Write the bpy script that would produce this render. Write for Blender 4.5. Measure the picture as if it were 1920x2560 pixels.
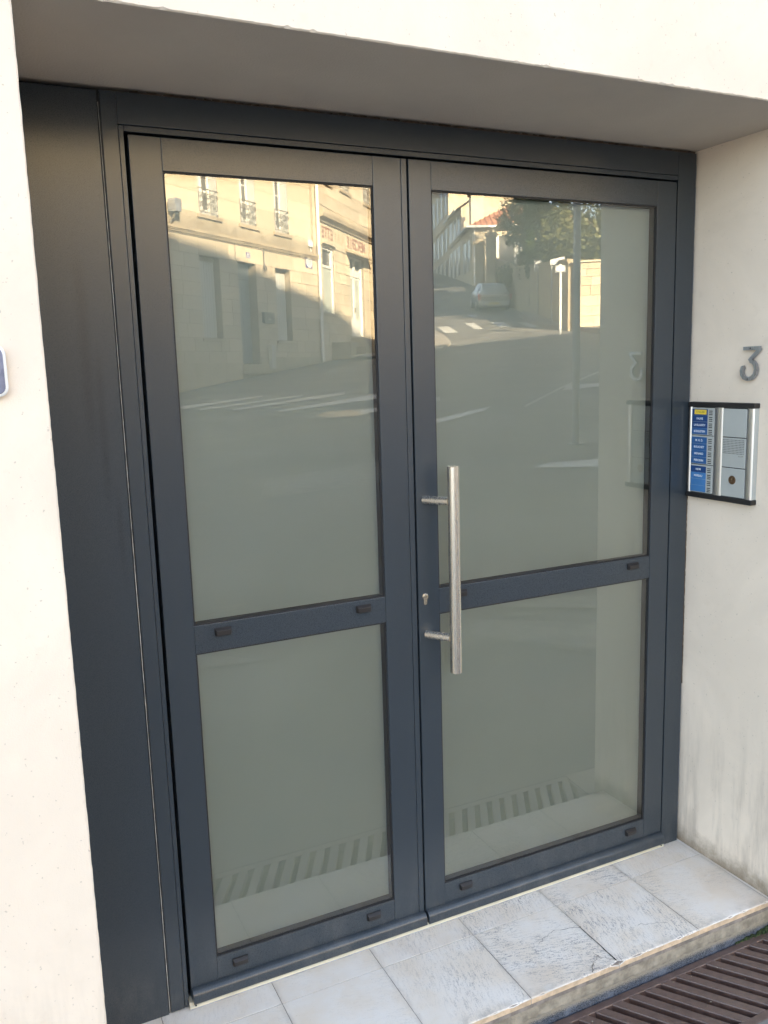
import bpy, bmesh, math, random
import numpy as np
from mathutils import Vector, Matrix

# ------------------------------------------------------------------ scene, camera, sky, sun, exposure
for o in list(bpy.data.objects):
    bpy.data.objects.remove(o)
SC = bpy.context.scene
COL = SC.collection
random.seed(7)

cam_d = bpy.data.cameras.new('camera')
cam = bpy.data.objects.new('camera', cam_d)
COL.objects.link(cam)
cam_d.sensor_fit = 'HORIZONTAL'
cam_d.sensor_width = 36.0
cam_d.lens = 2131.632 / 1920 * 36.0
cam_d.clip_start = 0.02
cam_d.clip_end = 900
RC = ((0.90091414, -0.43298465, -0.02963109), (-0.09744733, -0.13528269, -0.98600335), (0.42291574, 0.89119184, -0.16407129))
cm = Matrix.Identity(4)
for i in range(3):
    cm[i][0] = RC[0][i]; cm[i][1] = -RC[1][i]; cm[i][2] = -RC[2][i]
cm.translation = Vector((-0.9959599, -1.90978372, 1.62010038))
cam.matrix_world = cm
SC.camera = cam

SUN_DIR = Vector((-0.06, 1.0, 0.42)).normalized()          # towards the sun, behind this building
sun_el = math.asin(SUN_DIR.z)
sun_az = math.atan2(SUN_DIR.x, SUN_DIR.y)
W = bpy.data.worlds.new('World'); SC.world = W; W.use_nodes = True
wn = W.node_tree.nodes; wn.clear()
sky = wn.new('ShaderNodeTexSky'); sky.sky_type = 'NISHITA'; sky.sun_disc = False
sky.sun_elevation = sun_el; sky.sun_rotation = sun_az
sky.air_density = 1.0; sky.dust_density = 1.0; sky.ozone_density = 1.0
hsv = wn.new('ShaderNodeHueSaturation'); hsv.inputs['Saturation'].default_value = 0.62   # sky desaturated in place of a white balance
bgn = wn.new('ShaderNodeBackground'); bgn.inputs['Strength'].default_value = 0.075
wo = wn.new('ShaderNodeOutputWorld')
W.node_tree.links.new(sky.outputs[0], hsv.inputs['Color']); W.node_tree.links.new(hsv.outputs[0], bgn.inputs[0]); W.node_tree.links.new(bgn.outputs[0], wo.inputs[0])

sl = bpy.data.lights.new('sun', 'SUN'); sl.energy = 5.0; sl.angle = math.radians(0.8); sl.color = (1.0, 0.82, 0.55)
so = bpy.data.objects.new('sun', sl); COL.objects.link(so)
so.rotation_euler = SUN_DIR.to_track_quat('Z', 'Y').to_euler()
so.location = (20, 40, 30)

SC.view_settings.view_transform = 'Standard'
SC.view_settings.look = 'None'
SC.view_settings.exposure = 3.74
SC.view_settings.gamma = 1.0
SC.view_settings.use_curve_mapping = False
SC.cycles.max_bounces = 8
SC.cycles.diffuse_bounces = 5
SC.cycles.glossy_bounces = 4
SC.cycles.transparent_max_bounces = 8

# ------------------------------------------------------------------ materials
class NT:
    def __init__(s, name):
        s.m = bpy.data.materials.new(name); s.m.use_nodes = True
        s.t = s.m.node_tree; s.t.nodes.clear()
        s.out = s.n('ShaderNodeOutputMaterial')
    def n(s, typ, **kw):
        nd = s.t.nodes.new(typ)
        for k, v in kw.items(): setattr(nd, k, v)
        return nd
    def l(s, a, b): s.t.links.new(a, b)
    def setin(s, nd, name, v):
        if hasattr(v, 'is_output'): s.l(v, nd.inputs[name])
        else: nd.inputs[name].default_value = v
    def coord(s): return s.n('ShaderNodeTexCoord').outputs['Object']
    def mapping(s, vec, scale=(1, 1, 1), rot=(0, 0, 0), loc=(0, 0, 0)):
        m = s.n('ShaderNodeMapping'); s.l(vec, m.inputs['Vector'])
        m.inputs['Scale'].default_value = scale; m.inputs['Rotation'].default_value = rot; m.inputs['Location'].default_value = loc
        return m.outputs[0]
    def noise(s, vec, scale, detail=3, rough=0.5, dist=0.0):
        nd = s.n('ShaderNodeTexNoise'); s.l(vec, nd.inputs['Vector'])
        nd.inputs['Scale'].default_value = scale; nd.inputs['Detail'].default_value = detail
        nd.inputs['Roughness'].default_value = rough; nd.inputs['Distortion'].default_value = dist
        return nd.outputs['Fac']
    def ramp(s, fac, p0, p1, v0=0.0, v1=1.0):
        r = s.n('ShaderNodeMapRange'); r.interpolation_type = 'SMOOTHSTEP'
        s.setin(r, 'Value', fac)
        r.inputs['From Min'].default_value = p0; r.inputs['From Max'].default_value = p1
        r.inputs['To Min'].default_value = v0; r.inputs['To Max'].default_value = v1
        return r.outputs[0]
    def mix(s, fac, a, b, mode='MIX'):
        m = s.n('ShaderNodeMix'); m.data_type = 'RGBA'; m.blend_type = mode
        s.setin(m, 'Factor', fac)
        for nm, v in ((6, a), (7, b)):
            if hasattr(v, 'is_output'): s.l(v, m.inputs[nm])
            else: m.inputs[nm].default_value = (*v, 1) if len(v) == 3 else v
        return m.outputs[2]
    def math(s, op, a, b=0.0):
        m = s.n('ShaderNodeMath'); m.operation = op
        for i, v in enumerate((a, b)):
            if hasattr(v, 'is_output'): s.l(v, m.inputs[i])
            else: m.inputs[i].default_value = v
        return m.outputs[0]
    def bump(s, h, strength=0.3, dist=0.002):
        b = s.n('ShaderNodeBump'); s.l(h, b.inputs['Height'])
        b.inputs['Strength'].default_value = strength; b.inputs['Distance'].default_value = dist
        return b.outputs[0]
    def bsdf(s, col, rough=0.6, metal=0.0, spec=0.5, normal=None, **kw):
        p = s.n('ShaderNodeBsdfPrincipled')
        if hasattr(col, 'is_output'): s.l(col, p.inputs['Base Color'])
        else: p.inputs['Base Color'].default_value = (*col, 1)
        s.setin(p, 'Roughness', rough); p.inputs['Metallic'].default_value = metal
        p.inputs['Specular IOR Level'].default_value = spec
        if normal is not None: s.l(normal, p.inputs['Normal'])
        for k, v in kw.items(): p.inputs[k].default_value = v
        s.l(p.outputs[0], s.out.inputs[0])
        return p

def simple(name, col, rough=0.6, metal=0.0, spec=0.5, var=0.12, scale=6.0, bump=0.0, bscale=80.0, rnd=0.0, **kw):
    """procedural material: base colour with two scales of mottling, optional relief and per-object tone"""
    t = NT(name); c = t.coord()
    n1 = t.noise(c, scale, 5, 0.6)
    dk = tuple(max(0, v * (1 - var)) for v in col); lt = tuple(min(1, v * (1 + var)) for v in col)
    base = t.mix(t.ramp(n1, 0.3, 0.7), dk, lt)
    if rnd:
        oi = t.n('ShaderNodeObjectInfo').outputs['Random']
        f = t.ramp(oi, 0, 1, 1 - rnd, 1 + rnd)
        cmb = t.n('ShaderNodeCombineColor')
        for i in range(3): t.l(f, cmb.inputs[i])
        base = t.mix(1.0, base, cmb.outputs[0], 'MULTIPLY')
    nrm = t.bump(t.noise(c, bscale, 3), bump, 0.004) if bump else None
    t.bsdf(base, rough, metal, spec, nrm, **kw)
    return t.m

M = {}
def mat_render(name, col, stains):
    t = NT(name); c = t.coord()
    fine = t.noise(c, 420, 2, 0.6)
    mid = t.noise(c, 26, 4, 0.6)
    big = t.noise(c, 3.2, 5, 0.6, 0.6)
    base = t.mix(t.ramp(big, 0.35, 0.72), tuple(v * 0.93 for v in col), tuple(min(1, v * 1.03) for v in col))
    base = t.mix(t.ramp(mid, 0.58, 0.78, 0, 0.22), base, (col[0] * 0.80, col[1] * 0.76, col[2] * 0.72))
    pits = t.ramp(t.noise(c, 165, 1, 0.4), 0.735, 0.79)
    base = t.mix(t.math('MULTIPLY', pits, 0.34), base, (0.19, 0.16, 0.13))
    if stains:
        z = t.n('ShaderNodeSeparateXYZ'); t.l(c, z.inputs[0])
        streak = t.noise(t.mapping(c, (9, 9, 1.1)), 2.2, 5, 0.65)
        low = t.ramp(z.outputs[2], 0.10, 0.72, 1, 0)
        st = t.math('MULTIPLY', low, t.ramp(streak, 0.40, 0.68, 0, 0.55))
        base = t.mix(st, base, (0.33, 0.28, 0.23))
        edge = t.math('ADD', z.outputs[2], t.math('MULTIPLY', t.noise(c, 17, 4, 0.7), 0.12))
        moss = t.ramp(edge, 0.135, 0.225, 0.85, 0)
        base = t.mix(moss, base, (0.20, 0.155, 0.105))
    h = t.math('ADD', t.math('MULTIPLY', fine, 0.5), t.math('MULTIPLY', mid, 0.9))
    t.bsdf(base, 0.9, 0, 0.15, t.bump(h, 0.35, 0.0016))
    return t.m
M['soffit'] = simple('grey_beige_soffit', (0.57, 0.505, 0.43), 0.9, var=0.05, scale=3, bump=0.25, bscale=220)  # even grey-beige, darker than the wall render
M['render'] = mat_render('cream_render', (0.79, 0.685, 0.565), True)

def mat_frame():
    t = NT('anthracite_powder_coat'); c = t.coord()
    g = t.noise(c, 900, 2, 0.5); b = t.noise(c, 5, 4)
    base = t.mix(t.ramp(b, 0.3, 0.7), (0.0295, 0.0385, 0.048), (0.031, 0.0405, 0.050))
    base = t.mix(t.ramp(g, 0.35, 0.7, 0, 0.35), base, (0.034, 0.043, 0.053))
    # finger and rub marks on the flat side panel
    xyz = t.n('ShaderNodeSeparateXYZ'); t.l(c, xyz.inputs[0])
    wob = t.math('MULTIPLY', t.math('SUBTRACT', t.noise(t.mapping(c, (2, 1, 5)), 1.0, 2), 0.5), 0.014)
    for x0_, wd, za_, zb_ in ((-0.772, 0.010, 1.52, 1.86), (-0.748, 0.007, 1.40, 1.66), (-0.728, 0.005, 1.22, 1.36)):
        dx_ = t.math('ABSOLUTE', t.math('ADD', t.math('SUBTRACT', xyz.outputs[0], x0_), wob))
        mk = t.math('MULTIPLY', t.ramp(dx_, 0.0, wd * 2.0, 0.42, 0), t.math('MULTIPLY', t.ramp(xyz.outputs[2], za_ - 0.1, za_ + 0.06), t.ramp(xyz.outputs[2], zb_ + 0.05, zb_ - 0.05)))
        base = t.mix(mk, base, (0.012, 0.016, 0.023))
    rough = t.ramp(g, 0.3, 0.75, 0.26, 0.34)
    dust = t.math('MULTIPLY', t.ramp(xyz.outputs[2], 0.34, 0.10), t.ramp(t.noise(t.mapping(c, (14, 14, 6)), 1.5, 5, 0.7), 0.42, 0.72, 0, 0.22))
    base = t.mix(dust, base, (0.15, 0.145, 0.135))
    t.bsdf(base, rough, 0, 0.6, t.bump(g, 0.12, 0.0006))
    return t.m
M['frame'] = mat_frame()
M['rubber'] = simple('black_gasket_rubber', (0.012, 0.012, 0.014), 0.6, var=0.2)
M['seal'] = simple('grey_silicone', (0.30, 0.31, 0.35), 0.5, var=0.25, scale=20)
M['white_seal'] = simple('white_sealant', (0.42, 0.41, 0.38), 0.6, var=0.35, scale=30)
M['foam'] = simple('brown_expanding_foam', (0.10, 0.065, 0.04), 0.9, var=0.4, scale=40, bump=0.6, bscale=120)
M['cap'] = simple('black_brown_plastic', (0.021, 0.018, 0.017), 0.45, var=0.2, scale=60)
M['thresh'] = simple('cream_aluminium_threshold', (0.62, 0.57, 0.44), 0.45, var=0.1)

def mat_clear():
    t = NT('clear_outer_glass')
    fr = t.n('ShaderNodeFresnel'); fr.inputs['IOR'].default_value = 2.05
    tr = t.n('ShaderNodeBsdfTransparent'); tr.inputs[0].default_value = (0.90, 0.94, 0.91, 1)
    gl = t.n('ShaderNodeBsdfGlossy'); gl.inputs['Roughness'].default_value = 0.0; gl.inputs[0].default_value = (0.98, 0.98, 0.98, 1)
    mx = t.n('ShaderNodeMixShader')
    t.l(fr.outputs[0], mx.inputs[0]); t.l(tr.outputs[0], mx.inputs[1]); t.l(gl.outputs[0], mx.inputs[2])
    t.l(mx.outputs[0], t.out.inputs[0])
    return t.m
M['glass'] = mat_clear()
def mat_frost():
    t = NT('frosted_inner_glass'); c = t.coord()
    n = t.noise(c, 2.2, 4, 0.55); f = t.noise(c, 700, 2)
    base = t.mix(t.ramp(n, 0.3, 0.7), (0.395, 0.455, 0.490), (0.425, 0.485, 0.515))
    sm = t.ramp(t.noise(t.mapping(c, (1.2, 1, 7), (0, 0.25, 0)), 1.7, 5, 0.7), 0.60, 0.70, 0, 0.16)
    base = t.mix(sm, base, (0.50, 0.56, 0.54))
    base = t.mix(t.ramp(f, 0.3, 0.8, 0, 0.15), base, (0.46, 0.51, 0.50))
    t.bsdf(base, 0.65, 0, 0.3)
    return t.m
M['frost'] = mat_frost()

def mat_steel(name, col, r0, r1, axis):
    t = NT(name); c = t.coord()
    sc = [420, 420, 420]; sc[axis] = 6
    g = t.noise(t.mapping(c, tuple(sc)), 1.0, 3, 0.6)
    base = t.mix(t.ramp(g, 0.3, 0.7), tuple(v * 0.985 for v in col), col)
    t.bsdf(base, t.ramp(g, 0.3, 0.7, r0, r1), 1.0, 0.5)
    return t.m
M['steel'] = mat_steel('brushed_stainless_steel', (0.90, 0.84, 0.74), 0.26, 0.28, 2)
M['nickel'] = mat_steel('nickel_plated_brass', (0.72, 0.66, 0.56), 0.16, 0.28, 2)
M['number'] = mat_steel('satin_aluminium', (0.36, 0.38, 0.43), 0.25, 0.4, 2)
M['alu'] = mat_steel('anodised_aluminium', (0.70, 0.68, 0.66), 0.28, 0.42, 2)

def mat_tile(name, dirty):
    t = NT(name); c = t.coord()
    oi = t.n('ShaderNodeObjectInfo')
    rv = t.n('ShaderNodeVectorRotate'); rv.rotation_type = 'Z_AXIS'; t.l(c, rv.inputs['Vector'])
    rnd = oi.outputs['Random']
    ang = t.math('ADD', t.math('MULTIPLY', t.math('ROUND', t.math('MULTIPLY', rnd, 3.0)), 1.5708), 0.25)
    t.l(ang, rv.inputs['Angle'])
    add = t.n('ShaderNodeVectorMath'); add.operation = 'ADD'; t.l(rv.outputs[0], add.inputs[0])
    cx = t.n('ShaderNodeCombineXYZ'); t.l(t.math('MULTIPLY', rnd, 37.0), cx.inputs[0]); t.l(t.math('MULTIPLY', rnd, 11.0), cx.inputs[1])
    t.l(cx.outputs[0], add.inputs[1]); v = add.outputs[0]
    big = t.noise(v, 7, 5, 0.6)
    base = t.mix(t.ramp(big, 0.32, 0.70), (0.69, 0.615, 0.52), (0.73, 0.695, 0.645))
    yl = t.ramp(t.noise(v, 3.3, 3), 0.55, 0.75, 0, 0.5)
    base = t.mix(yl, base, (0.55, 0.44, 0.33))
    vein = t.math('ADD', t.math('MULTIPLY', t.noise(t.mapping(v, (11, 58, 11)), 3.0, 7, 0.78, 0.8), 0.62), t.math('MULTIPLY', t.noise(v, 230, 4, 0.7), 0.38))
    patch = t.ramp(t.noise(v, 5.0, 4, 0.6), 0.36, 0.62, 0.12, 1)
    x = t.n('ShaderNodeSeparateXYZ'); t.l(c, x.inputs[0])
    wpos = t.n('ShaderNodeNewGeometry').outputs['Position']
    w = t.n('ShaderNodeSeparateXYZ'); t.l(wpos, w.inputs[0])
    worn = t.math('MULTIPLY', t.ramp(w.outputs[0], -0.25, 0.22), t.ramp(w.outputs[0], 0.80, 0.55, 0.12, 1))
    amt = t.math('MULTIPLY', t.math('MULTIPLY', t.ramp(vein, 0.495, 0.585), patch), t.math('ADD', t.math('MULTIPLY', worn, 0.9), 0.14))
    base = t.mix(amt, base, (0.24, 0.235, 0.245))
    ax_ = t.math('ABSOLUTE', x.outputs[0])
    grime = t.math('MULTIPLY', t.ramp(ax_, 0.122, 0.1375), t.ramp(t.noise(v, 28, 5, 0.7), 0.38, 0.62, 0.05, 0.38))
    lip = t.math('MULTIPLY', t.ramp(x.outputs[1], -0.325, -0.360), t.ramp(t.noise(v, 22, 5, 0.7), 0.42, 0.62, 0, 0.45))
    base = t.mix(t.math('MAXIMUM', grime, lip), base, (0.33, 0.295, 0.25))
    chalk = t.ramp(t.noise(v, 11, 5, 0.7), 0.56, 0.72, 0, 0.45)
    base = t.mix(chalk, base, (0.74, 0.72, 0.69))
    pit = t.ramp(t.noise(v, 190, 2, 0.5), 0.70, 0.76)
    base = t.mix(t.math('MULTIPLY', pit, 0.4), base, (0.2, 0.18, 0.16))
    h = t.math('SUBTRACT', t.math('MULTIPLY', t.noise(v, 60, 4), 0.4), amt)
    t.bsdf(base, t.ramp(big, 0.3, 0.7, 0.55, 0.75), 0, 0.3, t.bump(h, 0.25, 0.0015))
    return t.m
M['tile'] = mat_tile('travertine_tile', True)
M['tile_edge'] = simple('beige_tile_edge', (0.56, 0.42, 0.285), 0.85, var=0.22, scale=35, bump=0.3, bscale=150)  # beige for the front edges, tile tops are paler
M['grout'] = simple('dirty_grout', (0.22, 0.19, 0.165), 0.95, var=0.3, scale=40)
M['mortar'] = simple('weathered_mortar', (0.28, 0.245, 0.19), 0.95, var=0.30, scale=30, bump=0.5, bscale=160)
def mat_riser_blue():
    t = NT('blue_grey_riser_base'); c = t.coord()  # blue-grey speckle, turning mortar-coloured towards the top
    n = t.noise(c, 330, 4, 0.75); b = t.noise(c, 22, 5)
    base = t.mix(t.ramp(n, 0.38, 0.62), (0.020, 0.022, 0.028), (0.11, 0.125, 0.155))
    base = t.mix(t.ramp(b, 0.45, 0.7, 0, 0.6), base, (0.17, 0.19, 0.235))
    zz = t.n('ShaderNodeSeparateXYZ'); t.l(t.n('ShaderNodeNewGeometry').outputs['Position'], zz.inputs[0])
    ed = t.ramp(t.math('ADD', zz.outputs[2], t.math('MULTIPLY', t.math('SUBTRACT', n, 0.5), 0.035)), 0.010, 0.027)
    base = t.mix(ed, base, (0.28, 0.245, 0.19))
    t.bsdf(base, 0.75, 0, 0.3, t.bump(n, 0.5, 0.003))
    return t.m
M['riser_blue'] = mat_riser_blue()
def mat_iron():
    t = NT('rusty_cast_iron'); c = t.coord()
    n = t.noise(c, 55, 5, 0.65); f = t.noise(c, 300, 2)
    base = t.mix(t.ramp(n, 0.3, 0.7), (0.072, 0.045, 0.037), (0.125, 0.079, 0.066))
    base = t.mix(t.ramp(f, 0.55, 0.8, 0, 0.6), base, (0.19, 0.13, 0.115))
    t.bsdf(base, t.ramp(n, 0.3, 0.7, 0.32, 0.48), 0, 0.9, t.bump(t.math('ADD', n, f), 0.22, 0.0010))
    return t.m
M['iron'] = mat_iron()
M['dirt'] = simple('damp_dirt', (0.022, 0.020, 0.016), 1.0, var=0.5, scale=45, bump=0.8, bscale=90)
M['moss'] = simple('green_moss', (0.030, 0.045, 0.012), 1.0, var=0.5, scale=60, bump=0.8, bscale=150)
M['asphalt'] = simple('asphalt', (0.135, 0.126, 0.118), 0.85, var=0.32, scale=0.9, bump=0.25, bscale=60)
M['patch'] = simple('pale_asphalt_repair', (0.215, 0.20, 0.18), 0.9, var=0.3, scale=9, bump=0.3, bscale=60)
M['tar'] = simple('dark_tar_band', (0.06, 0.058, 0.055), 0.6, var=0.25, scale=9)
M['paint'] = simple('worn_white_road_paint', (0.55, 0.54, 0.50), 0.7, var=0.2, scale=8)
M['concrete'] = simple('pavement_concrete', (0.30, 0.27, 0.235), 0.9, var=0.2, scale=3, bump=0.3)
M['kerbstone'] = simple('granite_kerb', (0.27, 0.225, 0.20), 0.85, var=0.25, scale=5)
M['grey_plastic'] = simple('light_grey_intercom_face', (0.40, 0.415, 0.395), 0.5, var=0.05)
M['black_plastic'] = simple('black_end_cap', (0.014, 0.013, 0.013), 0.45, var=0.2)
M['groove'] = simple('dark_groove', (0.02, 0.02, 0.02), 0.8, var=0.1)
M['blue_dark'] = simple('dark_blue_label', (0.014, 0.055, 0.175), 0.35, var=0.1)
M['blue_mid'] = simple('blue_label', (0.028, 0.105, 0.275), 0.35, var=0.1)
M['blue_light'] = simple('faded_blue_label', (0.055, 0.185, 0.42), 0.35, var=0.15)
M['yellow'] = simple('yellow_label', (0.75, 0.55, 0.06), 0.4, var=0.06)
M['white_print'] = simple('white_print', (0.68, 0.72, 0.78), 0.5, var=0.05)
M['dark_print'] = simple('dark_print', (0.10, 0.08, 0.03), 0.5, var=0.05)
M['brass'] = simple('brown_bronze_lock', (0.22, 0.14, 0.09), 0.35, 1.0, var=0.2)
M['white_plastic'] = simple('white_plastic', (0.78, 0.77, 0.74), 0.4, var=0.04)
M['bell_face'] = simple('violet_grey_bell_face', (0.17, 0.175, 0.24), 0.35, var=0.25, scale=40)

def mat_stone(name, a, b, stain=0.4, band=None):
    t = NT(name); c = t.coord()
    oi = t.n('ShaderNodeObjectInfo').outputs['Random']
    n = t.noise(c, 2.3, 6, 0.65, 0.4); f = t.noise(c, 24, 4, 0.7)
    base = t.mix(t.ramp(n, 0.3, 0.7), a, b)
    base = t.mix(t.ramp(f, 0.55, 0.8, 0, 0.35), base, tuple(v * 0.6 for v in a))
    st = t.ramp(t.noise(t.mapping(c, (2.0, 2.0, 0.55)), 1.1, 6, 0.7), 0.52, 0.70, 0, stain)
    base = t.mix(st, base, (0.16, 0.125, 0.085))
    if band:      # soot and lichen lodged above the string course
        pz = t.n('ShaderNodeSeparateXYZ'); ps = t.n('ShaderNodeNewGeometry').outputs['Position']; t.l(ps, pz.inputs[0])
        bn = t.noise(t.mapping(ps, (1, 1, 0.7)), 1.6, 6, 0.7)
        zz = t.math('SUBTRACT', pz.outputs[2], t.math('MULTIPLY', bn, 0.9))
        base = t.mix(t.ramp(zz, band - 0.02, band - 0.42, 0, 0.62), base, (0.17, 0.135, 0.095))
    fcol = t.n('ShaderNodeCombineColor'); fv = t.ramp(oi, 0, 1, 0.86, 1.10)
    for i in range(3): t.l(fv, fcol.inputs[i])
    base = t.mix(1.0, base, fcol.outputs[0], 'MULTIPLY')
    t.bsdf(base, 0.92, 0, 0.15, t.bump(f, 0.4, 0.01))
    return t.m
M['stone'] = mat_stone('golden_limestone', (0.50, 0.415, 0.295), (0.60, 0.515, 0.385))
M['stone2'] = mat_stone('pale_limestone', (0.54, 0.455, 0.325), (0.62, 0.535, 0.39), 0.3)
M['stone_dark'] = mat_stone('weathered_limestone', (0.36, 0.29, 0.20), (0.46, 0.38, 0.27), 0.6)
M['joint'] = simple('recessed_mortar_joint', (0.27, 0.22, 0.155), 0.95, var=0.2)
M['plaster'] = mat_stone('old_lime_plaster', (0.57, 0.48, 0.34), (0.64, 0.555, 0.405), 0.35, 5.22)
M['shutter'] = simple('pale_grey_shutter_paint', (0.50, 0.50, 0.47), 0.6, var=0.06, scale=3)
M['white_paint'] = simple('white_joinery_paint', (0.74, 0.72, 0.66), 0.5, var=0.05)
M['door_blue'] = simple('blue_grey_door_paint', (0.16, 0.185, 0.215), 0.5, var=0.12)
M['panel_grey'] = simple('pale_green_panel', (0.44, 0.47, 0.41), 0.5, var=0.06)
M['dark_glass'] = simple('dark_window_glass', (0.10, 0.095, 0.09), 0.12, var=0.2)
M['roof'] = simple('orange_clay_tile', (0.34, 0.145, 0.085), 0.85, var=0.3, scale=4, rnd=0.12)
M['zinc'] = simple('zinc_sheet', (0.36, 0.36, 0.35), 0.5, 0.3, var=0.15)
M['wrought'] = simple('weathered_wrought_iron', (0.17, 0.15, 0.12), 0.5, var=0.1)
M['letterbox'] = simple('dark_grey_letterbox', (0.085, 0.08, 0.08), 0.45, var=0.1)
M['sign_red'] = simple('faded_red_lettering', (0.30, 0.155, 0.11), 0.8, var=0.35, scale=7)
M['sign_pale'] = simple('flaking_pale_lettering', (0.42, 0.33, 0.20), 0.85, var=0.35, scale=9)
M['enamel_blue'] = simple('blue_enamel', (0.05, 0.06, 0.26), 0.3, var=0.1)
M['enamel_white'] = simple('white_enamel', (0.78, 0.77, 0.74), 0.3, var=0.04)
M['galv'] = simple('galvanised_steel', (0.30, 0.31, 0.33), 0.5, 0.4, var=0.12)
M['bark'] = simple('brown_bark', (0.09, 0.068, 0.048), 0.95, var=0.35, scale=8, bump=0.6, bscale=30)
def mat_leaf(name, a, b):
    t = NT(name); c = t.coord()
    n = t.noise(c, 1.1, 4, 0.6); f = t.noise(c, 9, 2)
    base = t.mix(t.ramp(n, 0.3, 0.7), a, b)
    base = t.mix(t.ramp(f, 0.5, 0.8, 0, 0.5), base, tuple(min(1, v * 1.7) for v in b))
    p = t.bsdf(base, 0.5, 0, 0.4)
    tr = t.n('ShaderNodeBsdfTranslucent'); t.l(base, tr.inputs[0])
    mx = t.n('ShaderNodeMixShader'); mx.inputs[0].default_value = 0.3
    t.l(p.outputs[0], mx.inputs[1]); t.l(tr.outputs[0], mx.inputs[2]); t.l(mx.outputs[0], t.out.inputs[0])
    return t.m
M['leaf'] = mat_leaf('olive_foliage', (0.075, 0.080, 0.024), (0.145, 0.135, 0.040))
M['leaf_dark'] = mat_leaf('dark_foliage', (0.045, 0.055, 0.020), (0.085, 0.092, 0.032))
M['leaf_fresh'] = mat_leaf('fresh_green_foliage', (0.055, 0.085, 0.020), (0.09, 0.125, 0.03))
M['car'] = simple('silver_green_car_paint', (0.42, 0.44, 0.42), 0.25, 0.4, var=0.04)
M['car_glass'] = simple('tinted_car_glass', (0.02, 0.022, 0.022), 0.12, spec=0.12, var=0.1)
M['tail'] = simple('red_tail_lamp', (0.45, 0.035, 0.02), 0.2, var=0.1)
M['plate'] = simple('yellow_number_plate', (0.62, 0.46, 0.04), 0.4, var=0.05)
M['tyre'] = simple('tyre_rubber', (0.02, 0.02, 0.02), 0.8, var=0.2)
M['trim'] = simple('pale_bumper_plastic', (0.42, 0.43, 0.42), 0.4, var=0.06)

# ------------------------------------------------------------------ mesh helpers
class MB:
    def __init__(s): s.v = []; s.f = []
    def vert(s, *p): s.v.append(tuple(p)); return len(s.v) - 1
    def face(s, pts):
        b = len(s.v); s.v += [tuple(p) for p in pts]; s.f.append(tuple(range(b, b + len(pts))))
    def box(s, x0, x1, y0, y1, z0, z1):
        b = len(s.v)
        s.v += [(x0, y0, z0), (x1, y0, z0), (x1, y1, z0), (x0, y1, z0), (x0, y0, z1), (x1, y0, z1), (x1, y1, z1), (x0, y1, z1)]
        s.f += [tuple(b + i for i in q) for q in ((0, 3, 2, 1), (4, 5, 6, 7), (0, 1, 5, 4), (1, 2, 6, 5), (2, 3, 7, 6), (3, 0, 4, 7))]
        return s
    def prism(s, prof, fn, a, b):
        """profile (list of 2-tuples) swept between stations a and b; fn(p, q, t) -> point"""
        n = len(prof); o = len(s.v)
        s.v += [fn(p[0], p[1], a) for p in prof] + [fn(p[0], p[1], b) for p in prof]
        for i in range(n):
            j = (i + 1) % n; s.f.append((o + i, o + j, o + n + j, o + n + i))
        s.f.append(tuple(o + i for i in reversed(range(n)))); s.f.append(tuple(o + n + i for i in range(n)))
        return s
    def tube(s, path, r, seg=10, cap=True, taper=None):
        path = [Vector(p) for p in path]; n = len(path); rings = []
        up = None
        for i, p in enumerate(path):
            d = (path[min(i + 1, n - 1)] - path[max(i - 1, 0)]).normalized()
            a = up if up is not None else (Vector((0, 0, 1)) if abs(d.z) < 0.9 else Vector((1, 0, 0)))
            u = (a - d * a.dot(d)).normalized(); w = d.cross(u); up = u
            rr = r if taper is None else r + (taper - r) * i / (n - 1)
            o = len(s.v)
            s.v += [tuple(p + (u * math.cos(2 * math.pi * k / seg) + w * math.sin(2 * math.pi * k / seg)) * rr) for k in range(seg)]
            rings.append(o)
        for a, b in zip(rings, rings[1:]):
            for k in range(seg):
                k2 = (k + 1) % seg; s.f.append((a + k, a + k2, b + k2, b + k))
        if cap:
            s.f.append(tuple(rings[0] + k for k in reversed(range(seg)))); s.f.append(tuple(rings[-1] + k for k in range(seg)))
        return s
    def mesh(s, name):
        me = bpy.data.meshes.new(name); me.from_pydata(s.v, [], s.f); me.update()
        bm = bmesh.new(); bm.from_mesh(me); bmesh.ops.recalc_face_normals(bm, faces=bm.faces); bm.to_mesh(me); bm.free()
        return me
    def build(s, name, mat, parent=None, bevel=0.0, smooth=False, seg=2, recalc=True, loc=None, rot=None):
        if recalc: me = s.mesh(name)
        else:
            me = bpy.data.meshes.new(name); me.from_pydata(s.v, [], s.f); me.update()
        me.materials.append(M[mat])
        o = bpy.data.objects.new(name, me); COL.objects.link(o)
        if parent: o.parent = parent
        if loc is not None: o.location = loc
        if rot is not None: o.rotation_euler = rot
        if smooth:
            for p in me.polygons: p.use_smooth = True
            try: me.set_sharp_from_angle(angle=math.radians(40))
            except Exception: pass
        if bevel:
            md = o.modifiers.new('bevel', 'BEVEL'); md.width = bevel; md.segments = seg; md.limit_method = 'ANGLE'; md.angle_limit = math.radians(40)
        return o

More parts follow.
